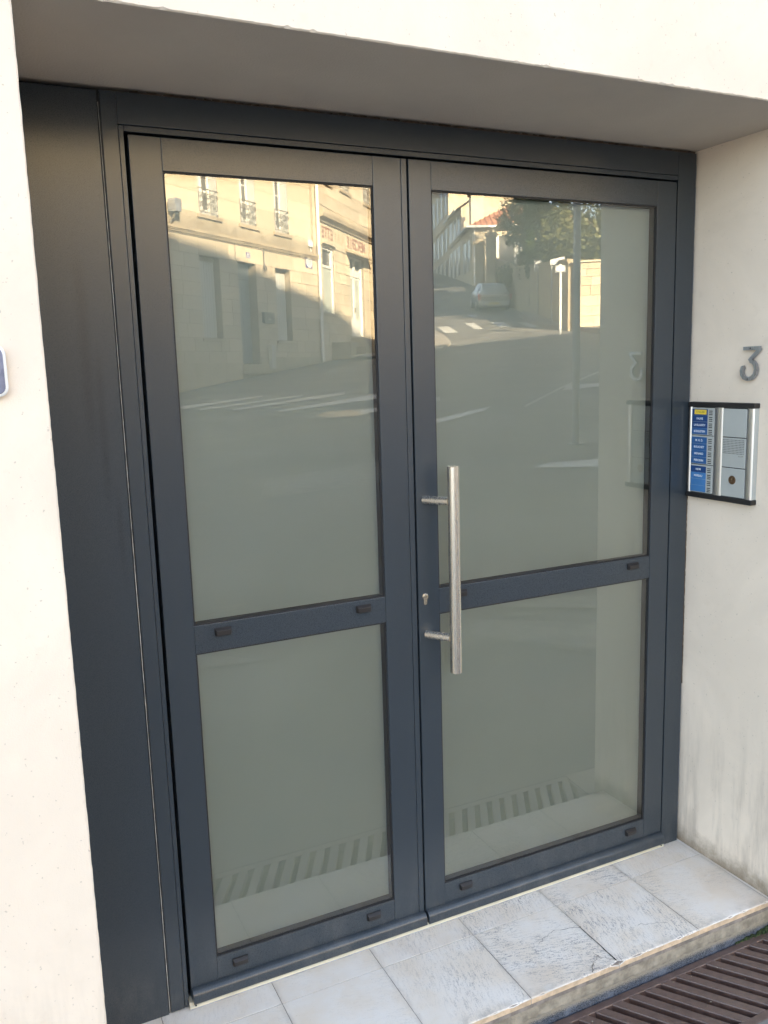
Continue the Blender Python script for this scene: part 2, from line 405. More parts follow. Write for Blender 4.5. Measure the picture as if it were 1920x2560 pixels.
def tag(o, label, cat, group=None):
    o['label'] = label; o['category'] = cat
    if group: o['group'] = group
    return o
def struct(o): o['kind'] = 'structure'; return o
def thing(name, label, cat, loc=(0, 0, 0), rotz=0.0, group=None):
    o = bpy.data.objects.new(name, None); o.empty_display_size = 0.1
    COL.objects.link(o); o.location = loc; o.rotation_euler = (0, 0, rotz)
    return tag(o, label, cat, group)
def text_verts(txt, size, depth=0.001, bold=0.0, align='CENTER'):
    cu = bpy.data.curves.new('txt', 'FONT'); cu.body = txt; cu.size = size; cu.extrude = depth; cu.offset = bold
    cu.align_x = align; cu.resolution_u = 3
    ob = bpy.data.objects.new('txt', cu); COL.objects.link(ob)
    dg = bpy.context.evaluated_depsgraph_get(); dg.update()
    me = ob.evaluated_get(dg).to_mesh()
    v = [tuple(x.co) for x in me.vertices]; f = [tuple(p.vertices) for p in me.polygons]
    ob.evaluated_get(dg).to_mesh_clear(); bpy.data.objects.remove(ob); bpy.data.curves.remove(cu)
    return v, f
def text_obj(name, txt, size, mat, fn, parent, depth=0.001, bold=0.0, xs=1.0, align='CENTER'):
    v, f = text_verts(txt, size, depth, bold, align)
    mb = MB(); mb.v = [fn(p[0] * xs, p[1], p[2]) for p in v]; mb.f = f
    return mb.build(name, mat, parent)

# ------------------------------------------------------------------ the ground of the street (a sloping sheet)
VX, VY, VZ = -0.996, 1.934, 1.62          # reference point used when the street was surveyed
def pol(az, d, el=None):
    a = math.radians(az); x = VX + d * math.sin(a); y = VY - d * math.cos(a)
    return (x, y) if el is None else (x, y, VZ + d * math.tan(math.radians(el)))
CP = [(0, -.6, 0), (-4, -.6, -.12), (4, -.6, .10), (-4, -5, .05), (4, -5, .33), (0, -5, .15), (-12, -.6, -.5), (12, -.6, .45), (-12, -12, .0),
      (3.6, -19, 1.22), (5.7, -20.7, 1.56), (9.05, -23.45, 1.95), (10.4, -24.9, 2.06), (12.7, -27.5, 2.32), (0, -16, .85),
      pol(30, 28.8, 1.36), pol(38, 30.8, 1.87), pol(31.5, 36, 2.7), pol(35.8, 34.5, 2.53), pol(39.4, 30, 2.0), pol(34.6, 42, 3.2),
      pol(32, 50, 3.57), pol(29.1, 60, 4.9), pol(29.06, 75, 5.9), pol(31.43, 62, 5.25), pol(34.4, 45, 3.5), pol(45, 40, 3.4), pol(45, 62, 4.8),
      pol(25, 120, 7.0), pol(35, 120, 6.8), pol(0, 30, -1.2), pol(-30, 30, -4.5), pol(-30, 60, -2.5), pol(70, 40, 1.0), pol(0, 70, 0.3), pol(50, 110, 5.0), pol(70, 100, 2.0)]
cp = np.array(CP)
def _U(r2): return np.where(r2 > 1e-9, r2 * np.log(np.maximum(r2, 1e-9)), 0.0)
_n = len(cp); _K = _U(((cp[:, None, :2] - cp[None, :, :2]) ** 2).sum(-1)); _P = np.c_[np.ones(_n), cp[:, :2]]
_A = np.block([[_K + np.eye(_n) * 100.0, _P], [_P.T, np.zeros((3, 3))]])
_w = np.linalg.solve(_A, np.r_[cp[:, 2], 0, 0, 0])
def gz(x, y):
    x = np.asarray(x, float); y = np.asarray(y, float)
    r2 = (x[..., None] - cp[:, 0]) ** 2 + (y[..., None] - cp[:, 1]) ** 2
    z = _U(r2) @ _w[:_n] + _w[_n] + _w[_n + 1] * x + _w[_n + 2] * y
    return np.clip(z, -5, 22)
def g(x, y): return float(gz(x, y))
def ground_point(az, el):
    """where a sight line of the survey meets the ground"""
    lo, prev = 1.0, None
    for d in np.arange(2, 130, 0.25):
        x, y = pol(az, d)
        diff = VZ + d * math.tan(math.radians(el)) - g(x, y)
        if diff < 0: return (x, y)
    return pol(az, 60)

xs = np.concatenate([np.linspace(-160, -32, 17), np.linspace(-30, 50, 81), np.linspace(52, 200, 19)])
ys = -np.concatenate([np.array([0.6225, 0.9, 1.4, 2.0, 3.0]), np.linspace(4, 70, 67), np.linspace(74, 220, 19)])
XX, YY = np.meshgrid(xs, ys); ZZ = gz(XX, YY)
mb = MB(); nx = len(xs)
ZZ[0, :] = np.where(np.abs(XX[0]) < 1.3, 0.024, ZZ[0, :])
mb.v = [(float(a), float(b), float(c)) for a, b, c in zip(XX.ravel(), YY.ravel(), ZZ.ravel())]
mb.f = [(j * nx + i, j * nx + i + 1, (j + 1) * nx + i + 1, (j + 1) * nx + i) for j in range(len(ys) - 1) for i in range(nx - 1)]
road = struct(mb.build('road', 'asphalt', smooth=True))

def drape(name, poly, mat, lift=0.012, thick=0.0, n=6):
    """a sheet on the road: polygon (4 corners) subdivided and laid on the ground"""
    mb = MB(); a, b, c, d = [Vector((p[0], p[1])) for p in poly]
    idx = []
    for i in range(n + 1):
        u = i / n
        for j in range(3):
            v = j / 2
            p = (a.lerp(b, u)).lerp(d.lerp(c, u), v)
            idx.append(mb.vert(p.x, p.y, g(p.x, p.y) + lift))
    for i in range(n):
        for j in range(2):
            q = i * 3 + j; mb.f.append((q, q + 1, q + 4, q + 3))
    return mb.build(name, mat, recalc=False)

# ------------------------------------------------------------------ our building: rendered wall with the deep recess
FY = -0.41; XL, XR, ZS, ZF = -0.883, 0.935, 2.208, 0.088
bld = thing('apartment_building', 'cream rendered house wall with a deep recess round the dark double door', 'building')
mb = MB()
rr = random.Random(3)
def jit(): return rr.uniform(-0.0012, 0.0012)
def arris(p0, p1, nseg, outward):
    """jittered worn edge between p0 and p1 (x,z): returns lists of edge points inside the recess and on the front"""
    a = []; b = []
    for i in range(nseg + 1):
        t = i / nseg; x = p0[0] + (p1[0] - p0[0]) * t; z = p0[1] + (p1[1] - p0[1]) * t
        j = jit() * 0.35 - (rr.uniform(0.001, 0.004) * max(outward) if False else 0)
        k = 0.0022 + (rr.uniform(0.001, 0.0035) if rr.random() < 0.08 else rr.uniform(0, 0.0006))
        a.append((x + outward[0] * j, z + outward[1] * j)); b.append((x + outward[0] * (j + k), z + outward[1] * (j + k)))
    return a, b
def recess_side(p0, p1, nseg, outward, name):
    mb = MB(); a, b = arris(p0, p1, nseg, outward)
    for i in range(nseg):
        (x0, z0), (x1, z1) = a[i], a[i + 1]; (u0, w0), (u1, w1) = b[i], b[i + 1]
        if outward[0]: c0_, c1_ = (p0[0], z0), (p0[0], z1)
        else: c0_, c1_ = (x0, p0[1]), (x1, p0[1])
        mb.face([(x0, FY + 0.0025, z0), (x1, FY + 0.0025, z1), (c1_[0], FY + 0.010, c1_[1]), (c0_[0], FY + 0.010, c0_[1])])
        mb.face([(c0_[0], FY + 0.010, c0_[1]), (c1_[0], FY + 0.010, c1_[1]), (c1_[0], 0.09, c1_[1]), (c0_[0], 0.09, c0_[1])])
        mb.face([(x0, FY + 0.0025, z0), (u0, FY, w0), (u1, FY, w1), (x1, FY + 0.0025, z1)])
    return mb, b
mL, bL = recess_side((XL, -0.25), (XL, ZS), 230, (-1, 0), 'l')
mR, bR = recess_side((XR, -0.25), (XR, ZS), 230, (1, 0), 'r')
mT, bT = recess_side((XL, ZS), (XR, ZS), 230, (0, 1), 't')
bL[-1] = bT[0]; bR[-1] = bT[-1]
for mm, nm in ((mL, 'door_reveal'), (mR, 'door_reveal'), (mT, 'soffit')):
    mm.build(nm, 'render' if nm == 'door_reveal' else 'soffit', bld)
TOP = 12.4; X0, X1 = -14.0, 11.2
mb = MB()
for i in range(len(bL) - 1):
    mb.face([(X0, FY, bL[i][1]), (bL[i][0], FY, bL[i][1]), (bL[i + 1][0], FY, bL[i + 1][1]), (X0, FY, bL[i + 1][1])])
for i in range(len(bR) - 1):
    mb.face([(bR[i][0], FY, bR[i][1]), (X1, FY, bR[i][1]), (X1, FY, bR[i + 1][1]), (bR[i + 1][0], FY, bR[i + 1][1])])
for i in range(len(bT) - 1):
    mb.face([(bT[i][0], FY, bT[i][1]), (bT[i + 1][0], FY, bT[i + 1][1]), (bT[i + 1][0], FY, TOP), (bT[i][0], FY, TOP)])
mb.face([(X0, FY, bL[-1][1]), (bL[-1][0], FY, bL[-1][1]), (bL[-1][0], FY, TOP), (X0, FY, TOP)])
mb.face([(bR[-1][0], FY, bR[-1][1]), (X1, FY, bR[-1][1]), (X1, FY, TOP), (bR[-1][0], FY, TOP)])
mb.face([(X0, FY, -1.2), (X1, FY, -1.2), (X1, FY, -0.25), (X0, FY, -0.25)])
mb.build('facade_wall', 'render', bld, recalc=False)
mb = MB()
mb.face([(X0, FY, TOP), (X1, FY, TOP), (X1, 9, TOP), (X0, 9, TOP)])
mb.face([(X0, 9, -1.2), (X1, 9, -1.2), (X1, 9, TOP), (X0, 9, TOP)])
mb.face([(X0, FY, -1.2), (X0, 9, -1.2), (X0, 9, TOP), (X0, FY, TOP)])
mb.face([(X1, FY, -1.2), (X1, 9, -1.2), (X1, 9, TOP), (X1, FY, TOP)])
mb.build('rear_wall', 'render', bld, recalc=False)
mb = MB(); mb.prism([(X0, TOP), (X1, TOP), (X1, 14.15), (9.0, 13.8), (7.35, 13.45), (3.9, 13.1), (2.5, 12.75), (X0, 12.5)], lambda p, q, t: (p, t, q), FY, FY + 0.3); mb.build('shadow_parapet', 'render', bld)  # unseen stepped top, shaped to cast the shadow edge across the street
# dark sheet standing in for the unlit hall behind the door
mb = MB(); mb.box(-1.2, 1.3, 0.10, 0.12, -0.1, 2.5); mb.build('hall_dark_sheet', 'groove', bld)
# unseen neighbouring house, put in so its eaves shade the street
nb = thing('unseen_neighbour_house', 'unseen lower rendered terrace house adjoining the cream house uphill, put in for its shadow', 'house', (11.23, FY, 0))
MB().box(0, 18, 0.05, 9, 0, 11.75).build('wall', 'plaster', nb)
MB().box(-0.01, 18, -0.2, 9.3, 11.76, 11.85).build('roof', 'roof', nb)
for k in range(4):
    w = MB().box(2 + k * 4, 3 + k * 4, -0.02, 0.04, 5.5, 7.2).build('window', 'dark_glass', nb)
    MB().box(1.9 + k * 4, 3.1 + k * 4, -0.06, 0.04, 5.36, 5.48).build('sill', 'stone', w)

# ------------------------------------------------------------------ the double door
door = thing('double_door', 'dark grey aluminium double door with four frosted panes inside the recess', 'door', (0, 0, 0))
ZT = 2.1175; ZB = 0.107
# outer frame
mb = MB()
mb.box(-0.7025, -0.6700, 0.0, 0.07, 0.0917, 2.1995)                 # left jamb
mb.box(-0.6690, -0.6592, 0.0015, 0.07, 0.0917, 2.1350)              # inner rebate left
mb.box(0.8598, 0.9262, 0.0, 0.07, 0.0890, 2.1995)                   # right jamb
mb.box(-0.6698, 0.8596, 0.0, 0.07, 2.1365, 2.1995)                  # head
mb.box(-0.6590, 0.8596, 0.0015, 0.07, 2.1235, 2.1355)               # inner rebate head
mb.build('door_frame', 'frame', door, bevel=0.0009)
MB().box(-0.6700, 0.8700, 0.060, 0.068, 0.0917, 2.1300).build('gap_light_block', 'rubber', door)  # added black sheet behind the leaves, blocks light through the gaps
MB().box(-0.93, -0.7085, 0.001, 0.06, 0.0885, 2.1975).build('side_panel', 'frame', door, bevel=0.0008)
# white bead of sealant between side panel and frame, broken here and there
mb = MB(); r2 = random.Random(5); z = 0.093
while z < 2.17:
    L = r2.uniform(0.02, 0.09); w = r2.uniform(0.0004, 0.0008) * (0.55 + 0.45 * min(1, (2.25 - z)))
    mb.box(-0.7058 - w, -0.7056 + w * 0.3, -0.0006, 0.02, z, min(z + L, 2.185)); z += L 
mb.build('sealant_bead', 'white_seal', door)
MB().box(-0.7090, -0.7020, 0.006, 0.03, 0.0885, 2.198).build('frame_joint', 'rubber', door)
# ragged sealant and foam round the frame
def ragged(x0, x1, z0, z1, vertical, y, amp, n, seedv):
    mb = MB(); q = random.Random(seedv)
    for i in range(n):
        t0, t1 = i / n, (i + 1) / n
        if vertical:
            a = [(x0 + q.uniform(-amp, amp) * 0.3, y, z0 + (z1 - z0) * t0), (x1 - abs(q.gauss(0, amp)), y - 0.001, z0 + (z1 - z0) * t0), (x1 - abs(q.gauss(0, amp)), y - 0.001, z0 + (z1 - z0) * t1), (x0 + q.uniform(-amp, amp) * 0.3, y, z0 + (z1 - z0) * t1)]
        else:
            a = [(x0 + (x1 - x0) * t0, y, z0), (x0 + (x1 - x0) * t1, y, z0), (x0 + (x1 - x0) * t1, y - 0.001, z1 - abs(q.gauss(0, amp))), (x0 + (x1 - x0) * t0, y - 0.001, z1 - abs(q.gauss(0, amp)))]
        mb.face(a)
    return mb
ragged(0.9262, 0.9345, 0.10, 2.17, True, 0.008, 0.0012, 70, 1).build('frame_sealant', 'seal', door)
ragged(0.9262, 0.9353, 0.62, 1.25, True, 0.006, 0.001, 40, 2).build('foam_strip', 'foam', door)
ragged(-0.64, 0.93, 2.1995, 2.2070, False, 0.010, 0.0022, 90, 3).build('foam_strip', 'foam', door)
ragged(-0.89, 0.94, 2.18, 2.215, False, 0.03, 0.001, 30, 4).build('frame_gap', 'rubber', door)

PZ = ((1.0487, 2.05), (0.2, 0.982))
def wb_prof():
    return [(0.0, 0.1400), (-0.004, 0.1398), (-0.0105, 0.1375), (-0.0165, 0.1325), (-0.0195, 0.1265), (-0.0200, 0.108), (-0.0185, 0.1062), (0.0, 0.1062)]
def make_leaf(x0, x1, pl, pr, name_label, astragal):
    mb = MB(); e = 0.00035
    mb.box(x0, pl - e, 0, 0.058, ZB, ZT)
    if astragal:
        mb.box(pr + e, -0.0190, 0, 0.058, ZB, ZT); mb.box(-0.0178, x1, 0, 0.058, ZB, ZT)
    else:
        mb.box(pr + e, x1, 0, 0.058, ZB, ZT)
    mb.box(pl, pr, 0.0004, 0.058, 2.05, ZT)
    mb.box(pl, pr, 0.0005, 0.058, 0.982, 1.0487)
    mb.box(pl, pr, 0.0004, 0.058, ZB, 0.2)
    leaf = mb.build('door_leaf', 'frame', door, bevel=0.0010)
    leaf['label'] = name_label
    for z0, z1 in PZ:
        p = MB(); p.face([(pl + 0.003, 0.006, z0 + 0.003), (pr - 0.003, 0.006, z0 + 0.003), (pr - 0.003, 0.006, z1 - 0.003), (pl + 0.003, 0.006, z1 - 0.003)])
        p.build('glass_pane', 'glass', leaf, recalc=False)
        q = MB(); q.face([(pl - 0.002, 0.028, z0 - 0.002), (pr + 0.002, 0.028, z0 - 0.002), (pr + 0.002, 0.028, z1 + 0.002), (pl - 0.002, 0.028, z1 + 0.002)])
        q.build('frosted_pane', 'frost', leaf, recalc=False)
        k = MB()
        k.box(pl, pl + 0.0035, 0.0035, 0.0275, z0 + 0.0036, z1 - 0.0036); k.box(pr - 0.0035, pr, 0.0035, 0.0275, z0 + 0.0036, z1 - 0.0036)
        k.box(pl, pr, 0.0035, 0.0275, z0, z0 + 0.0035); k.box(pl, pr, 0.0035, 0.0275, z1 - 0.0035, z1)
        k.build('glazing_gasket', 'rubber', leaf)
    wb = MB(); wb.prism(wb_prof(), lambda p, q, t: (t, p, q), x0 + 0.0005, x1 - 0.0005); wb.build('weather_bar', 'frame', leaf, bevel=0.0006, smooth=True)
    return leaf
left_leaf = make_leaf(-0.6513, -0.0031, -0.5841, -0.0931, 'narrower left leaf without handle', True)
right_leaf = make_leaf(0.0025, 0.8548, 0.0640, 0.7846, 'wider right leaf with pull handle', False)
# drainage caps on the rails
def cap_mesh():
    mb = MB(); w = 0.0200
    prof = [(0.0, 0.0), (0.0, 0.0185), (-0.0035, 0.0180), (-0.0105, 0.0128), (-0.0098, 0.0025), (-0.0085, 0.0005)]
    mb.prism(prof, lambda p, q, t: (t, p, q), -w, w)
    for v in range(len(mb.v)):
        x, y, z = mb.v[v]
        if y < -0.005: mb.v[v] = (x * 0.86, y, z + 0.0)
    return mb.mesh('drain_cap')
capm = cap_mesh(); capm.materials.append(M['cap'])
for leaf, pts in ((left_leaf, ((-0.517, 1.0185), (-0.1555, 1.0190), (-0.5255, 0.1635), (-0.1565, 0.1655))), (right_leaf, ((0.127, 1.0190), (0.7185, 1.0180), (0.131, 0.1665), (0.729, 0.1645)))):
    for x, z in pts:
        o = bpy.data.objects.new('drain_cap', capm); COL.objects.link(o); o.parent = leaf; o.location = (x, 0.0, z)
        md = o.modifiers.new('bevel', 'BEVEL'); md.width = 0.0007; md.segments = 2
# pull handle: vertical tube on two slanted posts
mb = MB(); bx, by, r = 0.0718, -0.070, 0.0152
ring = lambda rr_, z: [(bx + rr_ * math.cos(2 * math.pi * k / 40), by + rr_ * math.sin(2 * math.pi * k / 40), z) for k in range(40)]
lv = [(r - 0.0012, 0.8386), (r, 0.8398), (r, 1.3773), (r - 0.0012, 1.3785)]
for q in lv: mb.v += ring(*q)
for a in range(3):
    for k in range(40):
        k2 = (k + 1) % 40; mb.f.append((a * 40 + k, a * 40 + k2, a * 40 + 40 + k2, a * 40 + 40 + k))
mb.f.append(tuple(range(39, -1, -1))); mb.f.append(tuple(range(120, 160)))
mb.build('pull_handle', 'steel', right_leaf, smooth=True)
for z in (0.9305, 1.2885):
    mb = MB(); mb.tube([(0.0245, 0.002, z), (0.0718 - 0.008, -0.0585, z)], 0.0106, 24)
    mb.build('handle_post', 'steel', right_leaf, smooth=True)
# euro cylinder
def euro(r, tail, z_c, xc, y0, y1):
    pr = []
    a0 = math.asin(tail / r)
    for k in range(25):
        a = -math.pi / 2 + a0 + (2 * math.pi - 2 * a0) * k / 24
        pr.append((xc + r * math.cos(a), z_c + r * math.sin(a)))
    zb = 1.0165
    for k in range(9):
        a = math.pi + math.pi * k / 8
        pr.append((xc + tail * math.cos(a), zb + tail * math.sin(a)))
    mb = MB(); mb.prism(pr, lambda p, q, t: (p, t, q), y0, y1); return mb
euro(0.0086, 0.0051, 1.0335, 0.0212, -0.0032, 0.004).build('lock_cylinder', 'nickel', right_leaf, bevel=0.0006)
mb = MB(); mb.prism([(0.0212 + 0.0060 * math.cos(2 * math.pi * k / 24), 1.0335 + 0.0060 * math.sin(2 * math.pi * k / 24)) for k in range(24)], lambda p, q, t: (p, t, q), -0.0042, -0.0031)
mb.build('lock_plug', 'nickel', right_leaf, bevel=0.0003)
MB().box(0.0165, 0.0259, -0.0046, -0.0043, 1.0328, 1.0340).build('keyway', 'groove', right_leaf)
# threshold strip
mb = MB(); mb.prism([(0.02, 0.1045), (-0.004, 0.1040), (-0.0125, 0.0975), (-0.0130, 0.0925), (0.02, 0.0925)], lambda p, q, t: (t, p, q), -0.6592, 0.8596)
mb.build('threshold_strip', 'thresh', door, bevel=0.0005)
MB().box(-0.6560, 0.8570, -0.0105, 0.02, 0.0884, 0.0922).build('threshold_shade_strip', 'seal', door)  # grey strip put in for the shade under the threshold
for x in (0.8480, -0.6450):
    mb = MB(); mb.prism([(x + 0.0022 * math.cos(k), 0.0985 + 0.0022 * math.sin(k)) for k in np.linspace(0, 6.28, 10)[:-1]], lambda p, q, t: (p, t, q), -0.0128, -0.010)
    mb.build('screw', 'groove', door)

# ------------------------------------------------------------------ doorstep: tiles on a mortar riser
step = thing('doorstep', 'pale travertine tiled doorstep in front of the dark double door', 'doorstep', (0, -0.18, 0.0))
def loc(o): o.location = (o.location[0], o.location[1] + 0.18, o.location[2]); return o
JX = [-1.0, -0.7275, -0.4510, -0.1770, 0.0995, 0.3750, 0.6525, 0.9265, 0.955]
rows = ((-0.362, -0.0925), (-0.0925, 0.055))
rt = random.Random(11)
for (y0, y1) in rows:
    for a, b in zip(JX, JX[1:]):
        gx = 0.0008 if b - a > 0.1 else 0.0005
        mb = MB()
        if y0 < -0.3:      # chipped front lip: subdivide the nosing
            n = 16; top = []; yf = []
            for i in range(n + 1):
                x = a + gx + (b - a - 2 * gx) * i / n
                chip = 0.0
                if rt.random() < 0.30: chip = rt.uniform(0.0005, 0.0035)
                if 0.36 < x < 0.385: chip = 0.008
                top.append(x); yf.append(chip)
            for i in range(n):
                xa, xb = top[i], top[i + 1]; ca, cb = yf[i], yf[i + 1]; zt = 0.0
                mb.face([(xa, y0 + 0.002 + ca, zt), (xb, y0 + 0.002 + cb, zt), (xb, y1 - 0.0012, zt), (xa, y1 - 0.0012, zt)])
                mb.face([(xa, y0, zt - 0.002 - ca), (xb, y0, zt - 0.002 - cb), (xb, y0 + 0.002 + cb, zt), (xa, y0 + 0.002 + ca, zt)])
                mb.face([(xa, y0 + 0.0, zt - 0.016), (xb, y0, zt - 0.016), (xb, y0, zt - 0.002 - cb), (xa, y0, zt - 0.002 - ca)])
            mb.face([(a + gx, y0, -0.016), (a + gx, y0, -0.002), (a + gx, y1 - 0.0012, 0), (a + gx, y1 - 0.0012, -0.016)])
            mb.face([(b - gx, y0, -0.016), (b - gx, y0, -0.002), (b - gx, y1 - 0.0012, 0), (b - gx, y1 - 0.0012, -0.016)])
            o = mb.build('tile', 'tile', step, recalc=True); o.data.materials.append(M['tile_edge'])
            for p_ in o.data.polygons:
                if abs(p_.normal.y) > 0.9 and p_.center.z < -0.004: p_.material_index = 1
        else:
            mb.box(a + gx, b - gx, y0 + 0.0012, y1, -0.016, 0.0)
            o = mb.build('tile', 'tile', step, bevel=0.0008)
        cxm = (a + b) / 2
        for v in o.data.vertices: v.co.x -= cxm
        o.location = (cxm, 0.18, ZF + rt.uniform(-0.0004, 0.0004))
MB().box(-1.0, 0.955, -0.3605, 0.06, 0.060, ZF - 0.0016).build('grout_bed', 'grout', step).location = (0, 0.18, 0)
# mortar riser with slightly uneven face
mb = MB(); n = 150; q = random.Random(9)
for i in range(n):
    xa = -1.0 + 1.955 * i / n; xb = -1.0 + 1.955 * (i + 1) / n
    ya = yb = -0.3585
    mb.face([(xa, ya, 0.010), (xb, yb, 0.010), (xb, yb, 0.0722), (xa, ya, 0.0722)])
mb.build('riser', 'mortar', step, recalc=False, smooth=True).location = (0, 0.18, 0)
mb = MB()
for i in range(n):
    xa = -1.0 + 1.955 * i / n; xb = -1.0 + 1.955 * (i + 1) / n
    def za(k): return 0.0285 + 0.0035 * math.sin(k * 12.9898) * math.sin(k * 4.1)
    mb.face([(xa, -0.3635 + 0.002 * math.sin(i * 2.1), -0.03), (xb, -0.3635 + 0.002 * math.sin((i + 1) * 2.1), -0.03), (xb, -0.3600, za(i + 1)), (xa, -0.3600, za(i))])
mb.build('riser_base', 'riser_blue', step, recalc=False, smooth=True).location = (0, 0.18, 0)
# hairline cracks in the tile that has come loose at the front
def crack(pts, w):
    mb = MB()
    for (xa, ya), (xb, yb) in zip(pts, pts[1:]):
        d = Vector((xb - xa, yb - ya)).normalized(); nn = Vector((-d.y, d.x)) * w * rt.uniform(0.5, 1.2)
        mb.face([(xa - nn.x, ya - nn.y, ZF + 0.0008), (xb - nn.x, yb - nn.y, ZF + 0.0008), (xb + nn.x, yb + nn.y, ZF + 0.0008), (xa + nn.x, ya + nn.y, ZF + 0.0008)])
    return mb
def wiggle(p, q, n, amp):
    return [(p[0] + (q[0] - p[0]) * i / n + (rt.uniform(-amp, amp) if 0 < i < n else 0), p[1] + (q[1] - p[1]) * i / n + (rt.uniform(-amp, amp) if 0 < i < n else 0)) for i in range(n + 1)]
allc = MB()
for pts, w in ((wiggle((0.378, -0.201), (0.300, -0.180), 9, 0.003), 0.0007), (wiggle((0.374, -0.350), (0.335, -0.318), 9, 0.004), 0.0008), (wiggle((0.335, -0.318), (0.300, -0.345), 8, 0.005), 0.0006), (wiggle((0.345, -0.325), (0.340, -0.300), 4, 0.003), 0.0006), (wiggle((0.300, -0.345), (0.290, -0.360), 4, 0.002), 0.0008), (wiggle((0.375, -0.20), (0.3725, -0.352), 10, 0.0012), 0.0011), (wiggle((0.300, -0.180), (0.235, -0.205), 9, 0.004), 0.0005), (wiggle((0.60, -0.30), (0.52, -0.27), 9, 0.005), 0.0004)):
    cc = crack(pts, w); b = len(allc.v); allc.v += cc.v; allc.f += [tuple(b + i for i in f) for f in cc.f]
_ck = allc.build('crack', 'groove', step, recalc=False); _ck['kind'] = 'stuff'; _ck.location = (0, 0.18, 0)

# ------------------------------------------------------------------ cast iron grating along the step
gr = thing('drain_grating', 'rusty cast iron grating with slanting bars set in the pavement below the doorstep', 'grating', (0, -0.48, 0.0))
GY0, GY1 = -0.366, -0.622; SY0, SY1 = -0.388, -0.598; GX0, GX1 = -1.02, 0.965
sk = 0.56
fm = MB()
fm.box(GX0, GX1, SY0, GY0, -0.028, 0.0); fm.box(GX0, GX1, GY1, SY1, -0.028, 0.0)
fm.box(GX0, GX0 + 0.03, SY1, SY0, -0.028, 0.0); fm.box(GX1 - 0.012, GX1, SY1, SY0, -0.028, 0.0)
fm.build('grating_rim', 'iron', gr, bevel=0.002).location = (0, 0.48, 0)
pitch = 0.0540; bw = 0.0310; h = SY0 - SY1
dx = sk * h
def clip_x(poly, lim, keep_less):
    out = []
    for (ax, ay), (bx2, by2) in zip(poly, poly[1:] + poly[:1]):
        ia = (ax <= lim) == keep_less or ax == lim; ib = (bx2 <= lim) == keep_less or bx2 == lim
        if ia: out.append((ax, ay))
        if ia != ib:
            u = (lim - ax) / (bx2 - ax); out.append((lim, ay + (by2 - ay) * u))
    return out
def bar_mesh(poly):
    mb = MB(); n = len(poly)
    mb.v = [(p[0], p[1], 0.0) for p in poly] + [(p[0], p[1], -0.028) for p in poly]
    mb.f = [tuple(range(n)), tuple(range(2 * n - 1, n - 1, -1))] + [(i, (i + 1) % n, n + (i + 1) % n, n + i) for i in range(n)]
    me = mb.mesh('bar'); me.materials.append(M['iron']); return me
full = bar_mesh([(0, 0), (bw, 0), (bw + dx, -h), (dx, -h)])
x = GX0 + 0.03 - dx - 0.02; k = 0; LO, HI = GX0 + 0.0305, GX1 - 0.0125
while x < HI - 0.004:
    q4 = [(x, SY0), (x + bw, SY0), (x + bw + dx, SY1), (x + dx, SY1)]
    if x > LO and x + bw + dx < HI: me, at = full, (x, SY0 + 0.48, -0.0004 * (k % 3))
    else:
        pc = clip_x(clip_x(q4, HI, True), LO, False)
        if len(pc) < 3 or max(p[0] for p in pc) - min(p[0] for p in pc) < 0.006: x += pitch; k += 1; continue
        me, at = bar_mesh(pc), (0, 0.48, 0)
    o = bpy.data.objects.new('bar', me); COL.objects.link(o); o.parent = gr; o.location = at
    md = o.modifiers.new('bevel', 'BEVEL'); md.width = 0.0022; md.segments = 2
    x += pitch; k += 1
gr.rotation_euler.x = -math.radians(5.2); gr.location.z = 0.0105
# the channel below, with dirt banked against the riser
mb = MB()
prof = [(-0.370, -0.034), (-0.410, -0.042), (-0.440, -0.075), (-0.480, -0.120), (-0.56, -0.150), (-0.622, -0.150), (-0.622, -0.0285)]
for i in range(80):
    xa = GX0 + (GX1 - GX0) * i / 80; xb = GX0 + (GX1 - GX0) * (i + 1) / 80
    for k in range(len(prof) - 1):
        def pt(x, m, s): return (x, prof[m][0] + 0.008 * math.sin(x * 31 + m * 2), prof[m][1] + (0.006 * math.sin(x * 47 + m) if 0 < m < 5 else 0))
        mb.face([pt(xa, k, 0), pt(xb, k, 0), pt(xb, k + 1, 0), pt(xa, k + 1, 0)])
mb.build('channel', 'dirt', gr, recalc=False, smooth=True).location = (0, 0.48, 0)
mb = MB()
for i in range(160):
    t = rt.random() ** 3; x = 0.95 - t * 0.16; y = -0.362 - rt.random() * 0.012 * (1.2 - t)
    s_ = rt.uniform(0.0015, 0.004)
    mb.box(x - s_, x + s_, y - s_, y + s_ * 0.5, -0.003, 0.002 + rt.random() * 0.016 * (1 - t))
ms = mb.build('moss_tuft', 'moss', gr); ms.location = (0, 0.48, 0)
# little bits of grit
mb = MB()
for i in range(26):
    x = rt.uniform(0.1, 0.95); y = rt.uniform(SY1, SY0); s_ = rt.uniform(0.0006, 0.0016)
    mb.box(x - s_, x + s_, y - s_, y + s_, 0.0, s_)
o = mb.build('grit', 'mortar', gr); o['kind'] = 'stuff'; o.location = (0, 0.48, 0)
# pavement beside the grating
mb = MB()
for i, (a, b) in enumerate(((-9, -1.022), (0.967, 9))):
    for k in range(16):
        xa = a + (b - a) * k / 16; xb = a + (b - a) * (k + 1) / 16
        za = g(xa, -0.6) if abs(xa) > 1.3 else 0.0; zb = g(xb, -0.6) if abs(xb) > 1.3 else 0.0
        mb.face([(xa, -0.6225, za + (0.024 if abs(xa) < 1.3 else 0)), (xb, -0.6225, zb + (0.024 if abs(xb) < 1.3 else 0)), (xb, -0.355, zb), (xa, -0.355, za)])
struct(mb.build('pavement', 'concrete', recalc=False))

